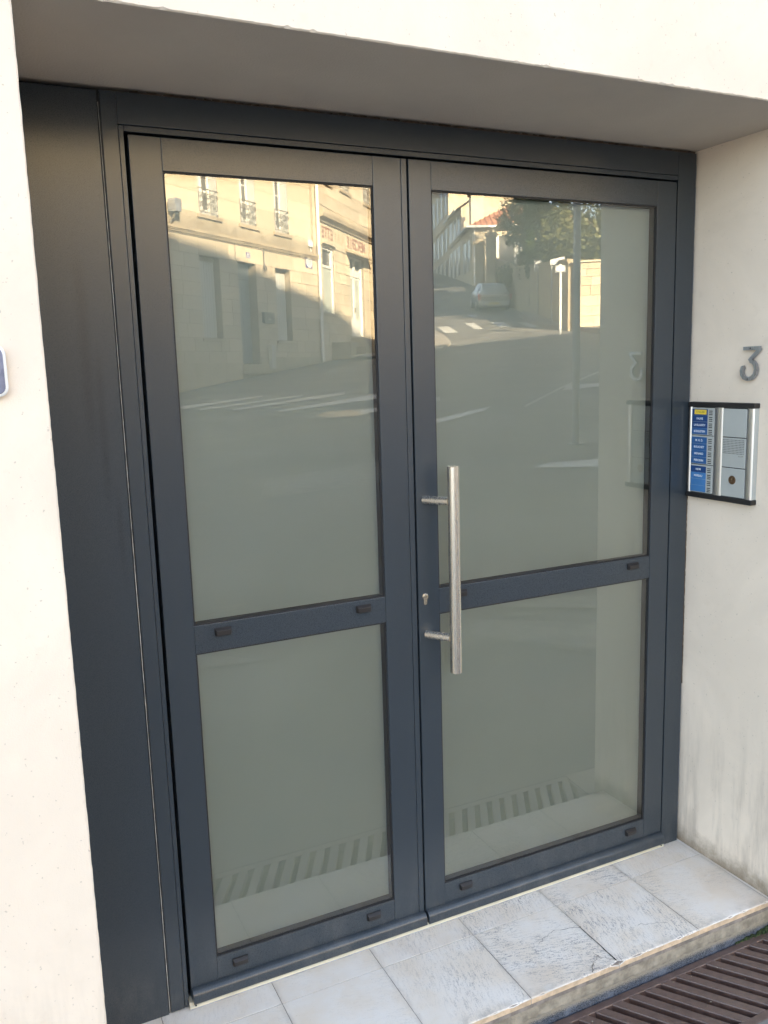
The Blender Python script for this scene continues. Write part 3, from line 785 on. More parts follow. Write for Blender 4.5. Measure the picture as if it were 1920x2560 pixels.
# ------------------------------------------------------------------ intercom on the right reveal
ic = thing('intercom_panel', 'grey intercom panel with blue name labels on the right reveal under the number', 'intercom', (XR, -0.128, 1.22))
IX = 0.915
def pic(mb, name, mat, parent=ic, **kw):
    o = mb.build(name, mat, parent, **kw)
    if parent is ic: o.location = (-XR, 0.128, -1.22)
    return o
pic(MB().box(0.9185, 0.9345, -0.2455, -0.0095, 1.2215, 1.4995), 'housing', 'grey_plastic', bevel=0.001)
for z0, z1 in ((1.4868, 1.5012), (1.2202, 1.2352)):
    pic(MB().box(0.9125, 0.9347, -0.2480, -0.0078, z0, z1), 'end_cap', 'black_plastic', bevel=0.0022)
def rail(y0, y1):
    mb = MB(); n = 10; prof = [(0.9182, y0)]
    for i in range(n + 1):
        t = i / n; prof.append((0.9182 - 0.0042 * math.sin(math.pi * t) ** 0.6, y0 + (y1 - y0) * t))
    prof.append((0.9182, y1))
    mb.prism(prof, lambda p, q, t: (p, q, t), 1.2354, 1.4866); return mb
pic(rail(-0.0212, -0.0100), 'edge_rail', 'alu', smooth=True)
pic(rail(-0.1370, -0.1065), 'edge_rail', 'alu', smooth=True)
pic(rail(-0.2450, -0.2215), 'edge_rail', 'alu', smooth=True)
pic(MB().box(0.9182, 0.9188, -0.2212, -0.0214, 1.2356, 1.4864), 'module_gap', 'groove')
zs = (1.4860, 1.4046, 1.3192, 1.2358)
mods = []
for i in range(3):
    z1, z0 = zs[i] - 0.0010, zs[i + 1] + 0.0010
    mods.append(pic(MB().box(0.9158, 0.9184, -0.1058, -0.0218, z0, z1), 'button_module', 'grey_plastic', bevel=0.0008))
    m2 = pic(MB().box(0.9158, 0.9184, -0.2208, -0.1378, z0, z1), 'blank_module' if i == 0 else ('speaker_module' if i == 1 else 'lock_module'), 'grey_plastic', bevel=0.0012)
    if i == 1:
        hm = MB()
        for a in range(16):
            for b in range(9):
                y = -0.1425 - a * 0.0047; z = 1.3975 - b * 0.0047
                hm.box(0.91545, 0.9159, y - 0.0009, y + 0.0009, z - 0.0011, z + 0.0011)
        o = hm.build('speaker_holes', 'groove', m2); o['kind'] = 'stuff'
    if i == 2:
        cyl = MB(); cyl.prism([(-0.1785 + 0.0125 * math.cos(k), 1.2850 + 0.0125 * math.sin(k)) for k in np.linspace(0, 2 * math.pi, 33)[:-1]], lambda p, q, t: (t, p, q), 0.9138, 0.9158)
        cyl.build('key_switch', 'brass', m2, bevel=0.0012)
        MB().box(0.9130, 0.9139, -0.1790, -0.1776, 1.2835, 1.2905).build('keyhole', 'nickel', m2)
names = (('CHALIER', 'FAURE', 'LAVILLAUROY', 'BODELESTEIN'), ('M. H. D.', 'BOUCHET', 'MENARD', 'PERODIN'), ('HOM', 'MAREAU', '', ''))
cols = (('blue_dark', 'blue_dark', 'blue_dark', 'blue_mid'), ('blue_mid', 'blue_mid', 'blue_mid', 'blue_mid'), ('blue_dark', 'blue_light', 'blue_light', 'blue_light'))
for i in range(3):
    z1, z0 = zs[i] - 0.0050, zs[i + 1] + 0.0022; hgt = (z1 - z0) / 4
    for k in range(4):
        zt = z1 - hgt * k; zb = zt - hgt + (0.0006 if (i + k) % 2 else 0.00035)
        lab = MB().box(0.9152, 0.9160, -0.0815, -0.0235, zb, zt).build('name_label', cols[i][k], mods[i], bevel=0.0002)
        zm = (zt + zb) / 2
        if i == 0 and k == 0:
            MB().box(0.9147, 0.9152, -0.0775, -0.0320, zb + 0.0028, zt - 0.0018).build('name_label', 'yellow', mods[i])['label'] = 'yellow name label'
            text_obj('lettering', names[i][k], 0.0082, 'dark_print', lambda a, b, c, zm=zm: (0.91468 - c * 0.02, -0.0545 - a, zm - 0.0022 + b), mods[i], 0.0005)
        elif names[i][k]:
            text_obj('lettering', names[i][k], 0.0088, 'white_print', lambda a, b, c, zm=zm: (0.91512 - c * 0.02, -0.0525 - a, zm - 0.0030 + b), mods[i], 0.0005, 0.0002, 0.78 if len(names[i][k]) > 8 else 0.95)
        bt = MB()
        for s_ in (-1, 0, 1):
            zz = zm + s_ * 0.0052 - 0.001
            bt.box(0.9150, 0.9159, -0.0995, -0.0870, zz - 0.0011, zz + 0.0011)
        bt.build('call_button', 'groove', mods[i])
text_obj('lettering', 'ELCOM', 0.0050, 'dark_print', lambda a, b, c: (0.9156 - c * 0.02, -0.2050 - a, 1.3515 + b), ic, 0.0005).location = (-XR, 0.128, -1.22)

# ------------------------------------------------------------------ house number 3
def ribbon(path, w, y_fn, x0, x1):
    """flat letter stroke of constant width, extruded in x"""
    P = [Vector(p) for p in path]; n = len(P); A = []; B = []
    for i in range(n):
        d0 = (P[i] - P[i - 1]).normalized() if i else (P[1] - P[0]).normalized()
        d1 = (P[i + 1] - P[i]).normalized() if i < n - 1 else d0
        nn = Vector((-(d0 + d1).y, (d0 + d1).x)).normalized(); c = max(0.45, nn.dot(Vector((-d0.y, d0.x))))
        A.append(P[i] + nn * w / 2 / c); B.append(P[i] - nn * w / 2 / c)
    mb = MB()
    for i in range(n - 1):
        q = [A[i], A[i + 1], B[i + 1], B[i]]
        for xx in (x0, x1): mb.face([(xx, p.x, p.y) for p in q])
        mb.face([(x0, *A[i]), (x0, *A[i + 1]), (x1, *A[i + 1]), (x1, *A[i])]); mb.face([(x0, *B[i]), (x0, *B[i + 1]), (x1, *B[i + 1]), (x1, *B[i])])
    for E_ in (0, -1): mb.face([(x0, *A[E_]), (x1, *A[E_]), (x1, *B[E_]), (x0, *B[E_])])
    return mb
def P3(u, v): return (-0.1940 - (u - 880) * 0.000298, 1.6530 - (v - 300) * 0.000245)
path = [P3(880, 316), P3(1062, 316), P3(1046, 342), P3(948, 452)]
cx_, cz_ = P3(938, 560)
bowl = [P3(960, 452), P3(995, 468), P3(1018, 500), P3(1027, 548), P3(1016, 600), P3(985, 640), P3(940, 654), P3(898, 640), P3(872, 602), P3(866, 560), P3(876, 528), P3(892, 522)]
nb3 = tag(ribbon(path[:2], 0.0098, None, 0.9215, 0.9290).build('house_number', 'number', bevel=0.0008), 'satin metal house number 3 fixed to the reveal above the intercom', 'house number')
ribbon(path[1:], 0.0092, None, 0.9216, 0.9288).build('diagonal_stroke', 'number', nb3, bevel=0.0006)
ribbon(bowl, 0.0100, None, 0.9214, 0.9289).build('bowl_stroke', 'number', nb3, bevel=0.0006)
for q in ((960, 316), (940, 654)):
    y, z = P3(*q); mb = MB(); mb.prism([(y + 0.0020 * math.cos(k), z + 0.0020 * math.sin(k)) for k in np.linspace(0, 6.28, 9)[:-1]], lambda p, q_, t: (t, p, q_), 0.9208, 0.9345)
    mb.build('fixing_screw', 'groove', nb3)

# ------------------------------------------------------------------ bell on the left wall
db = thing('door_bell', 'white rimmed door bell with violet face on the sunless left wall', 'door bell', (-0.987, FY, 1.637))
def rrect(w, h_, r, n=6):
    pts = []
    for cx2, cz2, a0 in ((w - r, h_ - r, 0), (-w + r, h_ - r, 90), (-w + r, -h_ + r, 180), (w - r, -h_ + r, 270)):
        for k in range(n + 1):
            a = math.radians(a0 + 90 * k / n); pts.append((cx2 + r * math.cos(a), cz2 + r * math.sin(a)))
    return pts
mb = MB(); mb.prism(rrect(0.046, 0.0415, 0.016), lambda p, q, t: (p, t, q), -0.0002, -0.014); mb.build('rim', 'white_plastic', db, bevel=0.003, smooth=True)
mb = MB(); mb.prism(rrect(0.0415, 0.0370, 0.0125), lambda p, q, t: (p, t, q), -0.0135, -0.0155); fc = mb.build('face_plate', 'bell_face', db, bevel=0.0008)
mb = MB(); mb.prism([(0.022 + 0.013 * math.cos(k), 0.008 + 0.008 * math.sin(k)) for k in np.linspace(0, 2 * math.pi, 25)[:-1]], lambda p, q, t: (p, t, q), -0.0155, -0.0175); mb.build('lens', 'grey_plastic', db, bevel=0.0008)
MB().box(-0.03, 0.034, -0.0165, -0.0154, -0.0030, -0.0020).build('divider', 'groove', db)
MB().box(-0.02, 0.029, -0.0172, -0.0154, -0.0140, -0.0050).build('push_button', 'grey_plastic', db, bevel=0.0006)
mb = MB()
for k in range(6): mb.box(-0.02, 0.03 - k * 0.002, -0.0160, -0.0154, -0.0185 - k * 0.0022, -0.0175 - k * 0.0022)
mb.build('speaker_slots', 'groove', db)

# ================================================================== THE STREET BEHIND (seen in the glass)
def frame_thing(name, label, cat, o, az):
    a = math.radians(az); h_ = Vector((math.sin(a), -math.cos(a), 0))
    return thing(name, label, cat, o, math.atan2(h_.y, h_.x))
def to_world(t, p): return Matrix.Translation(t.location) @ Matrix.Rotation(t.rotation_euler.z, 4, 'Z') @ Vector(p)
def wall_core(mb, s0, s1, z0, z1, holes, y, depth):
    S = sorted({s0, s1, *[h[0] for h in holes], *[h[1] for h in holes]}); Z = sorted({z0, z1, *[h[2] for h in holes], *[h[3] for h in holes]})
    for a, b in zip(S, S[1:]):
        for c, d in zip(Z, Z[1:]):
            m = ((a + b) / 2, (c + d) / 2)
            if any(h[0] < m[0] < h[1] and h[2] < m[1] < h[3] for h in holes): continue
            mb.face([(a, y, c), (b, y, c), (b, y, d), (a, y, d)])
    for a, b, c, d in holes:
        mb.face([(a, y, c), (a, y - depth, c), (a, y - depth, d), (a, y, d)]); mb.face([(b, y, c), (b, y - depth, c), (b, y - depth, d), (b, y, d)])
        mb.face([(a, y, d), (b, y, d), (b, y - depth, d), (a, y - depth, d)]); mb.face([(a, y, c), (b, y, c), (b, y - depth, c), (a, y - depth, c)])
    return mb
blk_cache = {}
def courses(parent, s0, s1, zl, holes, y, mat, rng, lmin=0.45, lmax=0.85, proud=0.012, name='stone_block', limit=300):
    """individual ashlar blocks, course by course, leaving the openings free"""
    cnt = 0
    for c, (za, zb) in enumerate(zip(zl, zl[1:])):
        segs = [(s0, s1)]
        for h in holes:
            if h[2] < (za + zb) / 2 < h[3]:
                ns = []
                for a, b in segs:
                    if h[1] <= a or h[0] >= b: ns.append((a, b)); continue
                    if h[0] > a: ns.append((a, h[0]))
                    if h[1] < b: ns.append((h[1], b))
                segs = ns
        for a, b in segs:
            L = b - a
            if L < 0.04: continue
            n = max(1, round(L / rng.uniform(lmin, lmax))); cuts = [a + L * (i + (rng.uniform(-0.18, 0.18) if 0 < i < n else 0)) / n for i in range(n + 1)]
            for p, q in zip(cuts, cuts[1:]):
                j = 0.004 if proud > 0.008 else 0.0018
                w, hh = round(q - p - 2 * j, 3), round(zb - za - 2 * j, 3)
                key = (w, hh, mat, proud)
                if key not in blk_cache:
                    m = MB(); e = min(0.006, w / 4); f_ = proud
                    m.v = [(-w / 2, 0, -hh / 2), (w / 2, 0, -hh / 2), (w / 2, 0, hh / 2), (-w / 2, 0, hh / 2), (-w / 2 + e, f_, -hh / 2 + e), (w / 2 - e, f_, -hh / 2 + e), (w / 2 - e, f_, hh / 2 - e), (-w / 2 + e, f_, hh / 2 - e)]
                    m.f = [(4, 7, 6, 5), (0, 4, 5, 1), (1, 5, 6, 2), (2, 6, 7, 3), (3, 7, 4, 0)]
                    me = m.mesh('stone_block'); me.materials.append(M[mat]); blk_cache[key] = me
                o = bpy.data.objects.new(name, blk_cache[key]); COL.objects.link(o); o.parent = parent
                o.location = ((p + q) / 2, y + rng.uniform(-0.003, 0.003), (za + zb) / 2); cnt += 1
    return cnt
def zline(*spans):
    out = []
    for a, b, n in spans: out += [a + (b - a) * i / n for i in range(n)]
    out.append(spans[-1][1]); return out
rs = random.Random(21)

# ---- the stone house straight across
AZ1 = 51.2
HO = Vector((6.02, -21.01, 0))
hs = frame_thing('stone_house', 'golden limestone house with a recessed blue grey door and shuttered ground floor windows', 'house', HO, AZ1)
S0, S1 = -7.5, 3.86
holesG = [(-2.06, -1.24, 2.55, 4.57), (-0.43, 0.42, 1.88, 4.57), (1.39, 2.19, 2.55, 4.57), (-5.6, -4.8, 2.55, 4.57)]
holesU = [(-1.95, -1.15, 5.57, 8.05), (-0.18, 0.57, 5.57, 8.05), (1.50, 2.24, 5.57, 8.05), (-5.4, -4.6, 5.57, 8.05)]
mb = MB(); wall_core(mb, S0, S1, 0.2, 9.2, holesG + holesU, 0, 0.30)
mb.face([(S0, 0, 0.2), (S0, -8, 0.2), (S0, -8, 9.2), (S0, 0, 9.2)]); mb.face([(S1, 0, 0.2), (S1, -8, 0.2), (S1, -8, 9.2), (S1, 0, 9.2)])
mb.face([(S0, -8, 0.2), (S1, -8, 0.2), (S1, -8, 9.2), (S0, -8, 9.2)])
mb.build('wall', 'joint', hs, recalc=False)
n1 = courses(hs, S0, S1, zline((0.35, 1.88, 4), (1.88, 2.55, 2), (2.55, 4.57, 6), (4.57, 5.02, 1)), holesG, 0.001, 'stone', rs)
n1 += courses(hs, S0, S1, zline((5.17, 5.57, 1), (5.57, 8.05, 5), (8.05, 9.0, 2)), holesU, 0.001, 'plaster', rs, 0.9, 1.5, 0.004)
mb = MB(); mb.prism([(0.0, 5.02), (0.04, 5.03), (0.05, 5.06), (0.11, 5.09), (0.115, 5.15), (0.0, 5.18)], lambda p, q, t: (t, p, q), S0, S1 + 0.05); mb.build('cornice', 'stone_dark', hs)
mb = MB(); mb.prism([(-0.05, 9.0), (0.10, 9.02), (0.30, 9.18), (0.30, 9.26), (-0.05, 9.26)], lambda p, q, t: (t, p, q), S0, S1 + 0.05); mb.build('eaves_cornice', 'stone', hs)
mb = MB(); mb.face([(S0, 0.3, 9.27), (S1, 0.3, 9.27), (S1, -4, 10.9), (S0, -4, 10.9)]); mb.face([(S0, -8.2, 9.27), (S1, -8.2, 9.27), (S1, -4, 10.9), (S0, -4, 10.9)])
mb.build('roof', 'roof', hs, recalc=False)
MB().box(S0, -0.44, 0.012, 0.05, 0.3, 1.93).build('plinth', 'stone_dark', hs, bevel=0.01)
MB().box(0.43, S1, 0.012, 0.035, 0.3, 2.08).build('plinth', 'stone_dark', hs, bevel=0.01)
def upper_window(parent, h, open_shutter=True):
    s0, s1, z0, z1 = h; y = -0.22
    fr = MB(); w = 0.05
    fr.box(s0, s0 + w, y - 0.05, y, z0 + 0.02, z1); fr.box(s1 - w * 2.2, s1, y - 0.05, y, z0 + 0.02, z1); fr.box(s0 + w, s1 - w * 2.2, y - 0.05, y, z0 + 0.02, z0 + 0.18); fr.box(s0 + w, s1 - w * 2.2, y - 0.05, y, z1 - 0.06, z1)
    m = (s0 + s1) / 2; fr.box(m - 0.045, m + 0.045, y - 0.04, y + 0.012, z0 + 0.18, z1 - 0.06)
    f = fr.build('window', 'white_paint', parent)
    bars = MB()
    for k in range(1, 5):
        z = z0 + 0.18 + (z1 - z0 - 0.24) * k / 5; bars.box(s0 + w, m - 0.045, y - 0.035, y - 0.005, z - 0.018, z + 0.018); bars.box(m + 0.045, s1 - w * 2.2, y - 0.035, y - 0.005, z - 0.018, z + 0.018)
    bars.build('glazing_bar', 'white_paint', f)
    p = MB(); p.face([(s0, y - 0.03, z0), (s1, y - 0.03, z0), (s1, y - 0.03, z1), (s0, y - 0.03, z1)]); p.build('pane', 'dark_glass', f, recalc=False)
    MB().box(s0 - 0.10, s1 + 0.10, -0.05, 0.06, z0 - 0.10, z0 - 0.002).build('sill', 'stone_dark', f, bevel=0.01)
    if open_shutter:
        for a, b in ((s1 - 0.045, s1 - 0.004), (s0 + 0.004, s0 + 0.045)):
            sh = MB().box(a, b, y + 0.015, -0.004, z0 + 0.03, z1 - 0.02).build('folded_shutter', 'shutter', parent, bevel=0.004)
    g_ = MB(); zt = z0 + 0.62
    g_.tube([(s0, 0.02, zt), (s1, 0.02, zt)], 0.013, 6); g_.tube([(s0, 0.02, z0 + 0.06), (s1, 0.02, z0 + 0.06)], 0.010, 6)
    n = 5
    for k in range(n):
        c = s0 + (s1 - s0) * (k + 0.5) / n; r = (s1 - s0) / n * 0.46
        for zc, dirn in ((z0 + 0.44, 1), (z0 + 0.22, -1)):
            g_.tube([(c + dirn * r * (1 - t / 26) * math.cos(t * 0.45), 0.02, zc + r * (1 - t / 26) * 1.15 * math.sin(t * 0.45)) for t in range(20)], 0.008, 5)
        g_.tube([(c - r, 0.02, z0 + 0.06), (c - r, 0.02, zt)], 0.007, 5)
    g_.build('guard_rail', 'wrought', f)
for h in holesU: upper_window(hs, h)
for h in (holesG[0], holesG[2], holesG[3]):
    s0, s1, z0, z1 = h; m = (s0 + s1) / 2
    for a, b in ((s0 + 0.005, m - 0.004), (m + 0.004, s1 - 0.005)):
        sh = MB().box(a, b, -0.22, -0.18, z0 + 0.02, z1 - 0.10).build('shutter', 'shutter', hs, bevel=0.006)
        bt = MB()
        for k in range(1, 4): bt.box(a + (b - a) * k / 4 - 0.006, a + (b - a) * k / 4 + 0.006, -0.1815, -0.1785, z0 + 0.05, z1 - 0.14)
        bt.build('board_joint', 'joint', sh)
    MB().box(s0, s1, -0.24, -0.17, z1 - 0.10, z1).build('lintel_board', 'stone_dark', hs)
    MB().box(s0 - 0.06, s1 + 0.06, -0.04, 0.05, z0 - 0.09, z0 - 0.004).build('sill', 'stone_dark', hs, bevel=0.01)
s0, s1, z0, z1 = holesG[1]
dr = MB().box(s0, s1, -0.30, -0.25, z0 + 0.03, z1 - 0.42).build('house_door', 'door_blue', hs, bevel=0.006)
for a, b, c, d in ((0.10, 0.44, 0.10, 0.36), (0.56, 0.90, 0.10, 0.36), (0.10, 0.44, 0.44, 0.94), (0.56, 0.90, 0.44, 0.94)):
    W_, H_ = s1 - s0, z1 - 0.42 - z0
    MB().box(s0 + W_ * a, s0 + W_ * b, -0.252, -0.243, z0 + H_ * c, z0 + H_ * d).build('door_panel', 'door_blue', dr, bevel=0.006)
MB().box(s0, s1, -0.30, -0.24, z1 - 0.41, z1).build('fanlight', 'door_blue', hs, bevel=0.004)
MB().box(s0 - 0.05, s1 + 0.10, -0.28, 0.22, 1.62, 1.88).build('step', 'stone_dark', hs, bevel=0.015)
# downpipe, cables
mb = MB(); mb.tube([(S1 - 0.05, 0.09, 1.95), (S1 - 0.05, 0.09, 9.1)], 0.055, 10); mb.build('downpipe', 'white_paint', hs, smooth=True)
mb = MB(); mb.tube([(S1 - 0.28, 0.03, 5.2), (S1 - 0.26, 0.03, 9.0)], 0.012, 6); mb.tube([(S1 - 0.36, 0.03, 5.2), (S1 - 0.34, 0.03, 9.0)], 0.010, 6)
mb.tube([(S0, 0.125, 5.06), (S1, 0.125, 5.05)], 0.012, 5); mb.build('cable', 'stone_dark', hs)
mb = MB(); mb.tube([(0.78, 0.05, 5.02), (0.79, 0.05, 4.62), (0.75, 0.06, 4.52), (0.78, 0.07, 4.44), (0.86, 0.07, 4.46), (0.87, 0.06, 4.54), (0.82, 0.05, 4.57)], 0.016, 7); mb.build('cable_loop', 'letterbox', hs, smooth=True)
mb = MB(); mb.tube([(-0.55, 0.03, 5.02), (-0.54, 0.03, 4.62), (-0.50, 0.03, 4.57), (-0.46, 0.03, 4.63)], 0.007, 5); mb.build('cable_hook', 'letterbox', hs)
def on_house(t, name, label, cat, s, y, z):
    p = to_world(t, (s, y, z)); return thing(name, label, cat, p, t.rotation_euler.z)
lt = on_house(hs, 'wall_lantern', 'grey wall lantern above the cornice of the stone house', 'lantern', -3.09, 0.015, 5.32)
mb = MB(); mb.prism([(-0.10, 0.10), (0.10, 0.10), (0.13, 0.34), (0.10, 0.40), (-0.10, 0.40), (-0.13, 0.34)], lambda p, q, t: (p, t, q), 0.06, 0.28); mb.build('lamp_body', 'galv', lt, bevel=0.01)
mb = MB(); mb.tube([(0, 0.0, -0.12), (0, 0.10, -0.02), (0, 0.17, 0.11)], 0.035, 8); mb.build('bracket', 'wrought', lt)
lb = on_house(hs, 'letterbox', 'dark grey letterbox between the blue door and the right shuttered window', 'letterbox', 0.84, 0.013, 3.0)
MB().box(-0.25, 0.25, 0, 0.10, 0, 0.31).build('box_body', 'letterbox', lb, bevel=0.008)
MB().box(-0.20, 0.20, 0.10, 0.106, 0.24, 0.27).build('flap', 'letterbox', lb, bevel=0.002)
MB().box(-0.05, 0.03, 0.10, 0.106, 0.10, 0.13).build('name_card', 'enamel_white', lb)
def ftext(s0, y0, z0): return lambda a, b, c: (s0 - a, y0 + c, z0 + b)
npl = on_house(hs, 'number_plate', 'small blue enamel number plate 25 over the recessed blue door', 'number plate', 0.07, 0.014, 4.70)
MB().box(-0.095, 0.095, 0, 0.006, 0, 0.15).build('enamel_plate', 'enamel_blue', npl, bevel=0.003)
text_obj('numeral', '25', 0.145, 'enamel_white', ftext(0.0, 0.0066, 0.025), npl, 0.0004, 0.004)
pq = on_house(hs, 'oval_plaque', 'white oval plaque on a dark square plate near the downpipe', 'plaque', 3.30, 0.014, 4.90)
MB().box(-0.20, 0.20, 0, 0.008, -0.17, 0.17).build('back_plate', 'enamel_blue', pq, bevel=0.004)
mb = MB(); mb.prism([(0.17 * math.cos(k), 0.16 * math.sin(k)) for k in np.linspace(0, 2 * math.pi, 33)[:-1]], lambda p, q, t: (p, t, q), 0.007, 0.014); mb.build('oval_face', 'enamel_white', pq, bevel=0.002)
for k, w_ in enumerate((0.05, 0.11, 0.12, 0.07)): MB().box(-w_, w_, 0.0142, 0.0150, 0.075 - k * 0.05, 0.090 - k * 0.05).build('text_line', 'blue_mid', pq)
jb = on_house(hs, 'junction_box', 'small white junction box above the oval plaque', 'junction box', 3.37, 0.014, 5.36)
MB().box(-0.09, 0.09, 0, 0.07, 0, 0.19).build('box_body', 'white_plastic', jb, bevel=0.006)
mb = MB(); mb.tube([(0.02, 0.03, -0.18), (0.02, 0.03, 0.0)], 0.01, 6); mb.build('conduit', 'white_plastic', jb)
um = on_house(hs, 'meter_cabinet', 'grey meter cabinet standing against the plinth right of the blue door', 'cabinet', 0.86, 0.055, 1.75)
MB().box(-0.10, 0.10, 0, 0.12, 0, 0.66).build('cabinet_body', 'shutter', um, bevel=0.01)
MB().box(-0.07, 0.07, 0.119, 0.124, 0.30, 0.60).build('cabinet_door', 'shutter', um, bevel=0.003)

# ---- the old shop
SO = Vector((9.0, -23.4, 0))
sh_ = frame_thing('corner_shop', 'pale limestone old shop with faded red lettering and green glazed doors', 'shop', SO + Vector((0, 0, 0)), 42.06)
T0, T1 = 0.06, 6.3
hG = [(0.45, 1.55, 3.47, 5.50), (3.12, 4.72, 2.82, 5.52)]
hU = [(2.35, 3.35, 7.55, 9.3), (0.75, 1.5, 7.5, 9.3), (4.9, 5.7, 7.55, 9.3)]
mb = MB(); wall_core(mb, T0, T1, 0.5, 10.2, hG + hU, 0, 0.28)
mb.face([(T1, 0, 0.5), (T1, -7, 0.5), (T1, -7, 10.2), (T1, 0, 10.2)]); mb.face([(T0, 0, 0.5), (T0, -7, 0.5), (T0, -7, 10.2), (T0, 0, 10.2)]); mb.face([(T0, -7, 0.5), (T1, -7, 0.5), (T1, -7, 10.2), (T0, -7, 10.2)])
mb.build('wall', 'joint', sh_, recalc=False)
n2 = courses(sh_, T0, T1, zline((1.0, 2.82, 5), (2.82, 3.47, 2), (3.47, 5.50, 6)), hG, 0.001, 'stone2', rs, 0.4, 0.75)
MB().box(T0, T1, 0.001, 0.016, 5.535, 6.20).build('fascia', 'plaster', sh_)
n2 += courses(sh_, T0, T1, zline((6.72, 7.5, 2), (7.5, 9.3, 4), (9.3, 10.1, 2)), hU, 0.001, 'stone', rs, 0.9, 1.5, 0.005)
mb = MB(); mb.prism([(0.0, 6.21), (0.07, 6.22), (0.09, 6.28), (0.22, 6.34), (0.25, 6.44), (0.24, 6.52), (0.0, 6.72)], lambda p, q, t: (t, p, q), T0, T1); mb.build('cornice', 'stone_dark', sh_)
mb = MB(); mb.face([(T0, 0.3, 10.2), (T1, 0.3, 10.2), (T1, -3.5, 11.6), (T0, -3.5, 11.6)]); mb.face([(T0, -7.2, 10.2), (T1, -7.2, 10.2), (T1, -3.5, 11.6), (T0, -3.5, 11.6)]); mb.build('roof', 'roof', sh_, recalc=False)
mb = MB(); mb.prism([(0.01, 5.60), (0.34, 5.50), (0.34, 5.56), (0.01, 5.70)], lambda p, q, t: (t, p, q), 2.72, 5.15); mb.build('canopy', 'stone_dark', sh_)
for k, h in enumerate(hU): upper_window(sh_, h)
def letters(word, s_start, s_end, z, hgt, mat, name='letter'):
    n = len(word); w = (s_start - s_end) / n
    for i, ch in enumerate(word):
        c = s_start - w * (i + 0.5)
        text_obj(name, ch, hgt * 1.38, mat, ftext(c, 0.0185, z), sh_, 0.002, 0.012 * hgt / 0.36, 0.92)
letters('MERCERIE', 4.86, 2.88, 5.77, 0.36, 'sign_red')
letters('LAY', 2.55, 1.55, 5.77, 0.36, 'sign_pale')
letters('ETTE', 1.50, 0.42, 5.77, 0.36, 'sign_red')
# first shopfront: transom window over a pale panel
s0, s1, z0, z1 = hG[0]
f = MB(); f.box(s0, s0 + 0.06, -0.14, -0.06, z0, z1); f.box(s1 - 0.10, s1, -0.14, -0.04, z0, z1); f.box(s0 + 0.06, s1 - 0.10, -0.14, -0.05, z1 - 0.06, z1); f.box(s0 + 0.06, s1 - 0.10, -0.14, -0.05, z1 - 0.62, z1 - 0.54)
f = f.build('window', 'white_paint', sh_)
p = MB(); p.face([(s0, -0.12, z1 - 0.6), (s1, -0.12, z1 - 0.6), (s1, -0.12, z1), (s0, -0.12, z1)]); p.build('pane', 'dark_glass', f, recalc=False)
MB().box(s0 + 0.06, s1 - 0.10, -0.12, -0.08, z0 + 0.01, z1 - 0.62).build('infill_panel', 'panel_grey', f)
MB().box(s0 - 0.06, s1 + 0.06, -0.03, 0.05, z0 - 0.09, z0 - 0.003).build('sill', 'stone_dark', sh_, bevel=0.01)
MB().box(s0 - 0.02, s1 + 0.06, 0.017, 0.09, 5.58, 5.66).build('hood_mould', 'stone', sh_, bevel=0.01)
# double shop door with transom
s0, s1, z0, z1 = hG[1]; m = (s0 + s1) / 2
f = MB(); f.box(s0, s0 + 0.07, -0.20, -0.10, z0, z1); f.box(s1 - 0.10, s1, -0.20, -0.08, z0, z1); f.box(s0 + 0.07, s1 - 0.10, -0.20, -0.09, z0 + 2.05, z0 + 2.28); f.box(s0 + 0.07, s1 - 0.10, -0.20, -0.10, z1 - 0.06, z1); f.box(m - 0.06, m + 0.06, -0.20, -0.08, z0 + 2.28, z1 - 0.06)
f = f.build('shop_door_frame', 'white_paint', sh_)
p = MB(); p.face([(s0, -0.16, z0 + 2.2), (s1, -0.16, z0 + 2.2), (s1, -0.16, z1), (s0, -0.16, z1)]); p.build('pane', 'dark_glass', f, recalc=False)
for a, b in ((s0 + 0.07, m - 0.003), (m + 0.003, s1 - 0.10)):
    L = MB(); L.box(a, a + 0.10, -0.18, -0.12, z0, z0 + 2.05); L.box(b - 0.10, b, -0.18, -0.12, z0, z0 + 2.05); L.box(a + 0.10, b - 0.10, -0.18, -0.12, z0, z0 + 0.60); L.box(a + 0.10, b - 0.10, -0.18, -0.12, z0 + 1.96, z0 + 2.05)
    L = L.build('shop_door', 'white_paint', sh_, bevel=0.004)
    MB().box(a + 0.10, b - 0.10, -0.165, -0.14, z0 + 0.60, z0 + 1.96).build('glazed_panel', 'panel_grey', L)
MB().box(m - 0.05, m - 0.03, -0.12, -0.06, z0 + 0.82, z0 + 1.0).build('door_handle', 'wrought', sh_)
for k, (a, zt) in enumerate(((3.0, 2.74), (1.0, 2.56), (1.55, 2.40), (2.35, 2.24))):
    MB().box(a, 6.1, 0.013, 0.35 + 0.32 * k, zt - 1.6, zt).build('step', 'stone_dark', sh_, bevel=0.012)
mb = MB(); mb.tube([(5.95, 0.08, 2.8), (5.95, 0.08, 10)], 0.05, 8); mb.build('downpipe', 'zinc', sh_)
mb = MB(); mb.tube([(0.0 + 6.0 * t / 12, 0.05, 6.75 - 0.10 * math.sin(math.pi * t / 12)) for t in range(13)], 0.009, 5); mb.build('cable', 'letterbox', sh_)

# ---- the row of houses up the side street
def corner(az, d, el): x, y, z = pol(az, d, el); return Vector((x, y, 0))
RO = corner(31.6, 62, 0)
def quad_house(name, label, s0, s1, depth, zb, ze, zr, mat, hip):
    t = frame_thing(name, label, 'house', RO, 21.5)
    # local: x up the street, y towards -n ... houses stand on the y<0 side seen from their own front (front faces +y flipped)
    return t
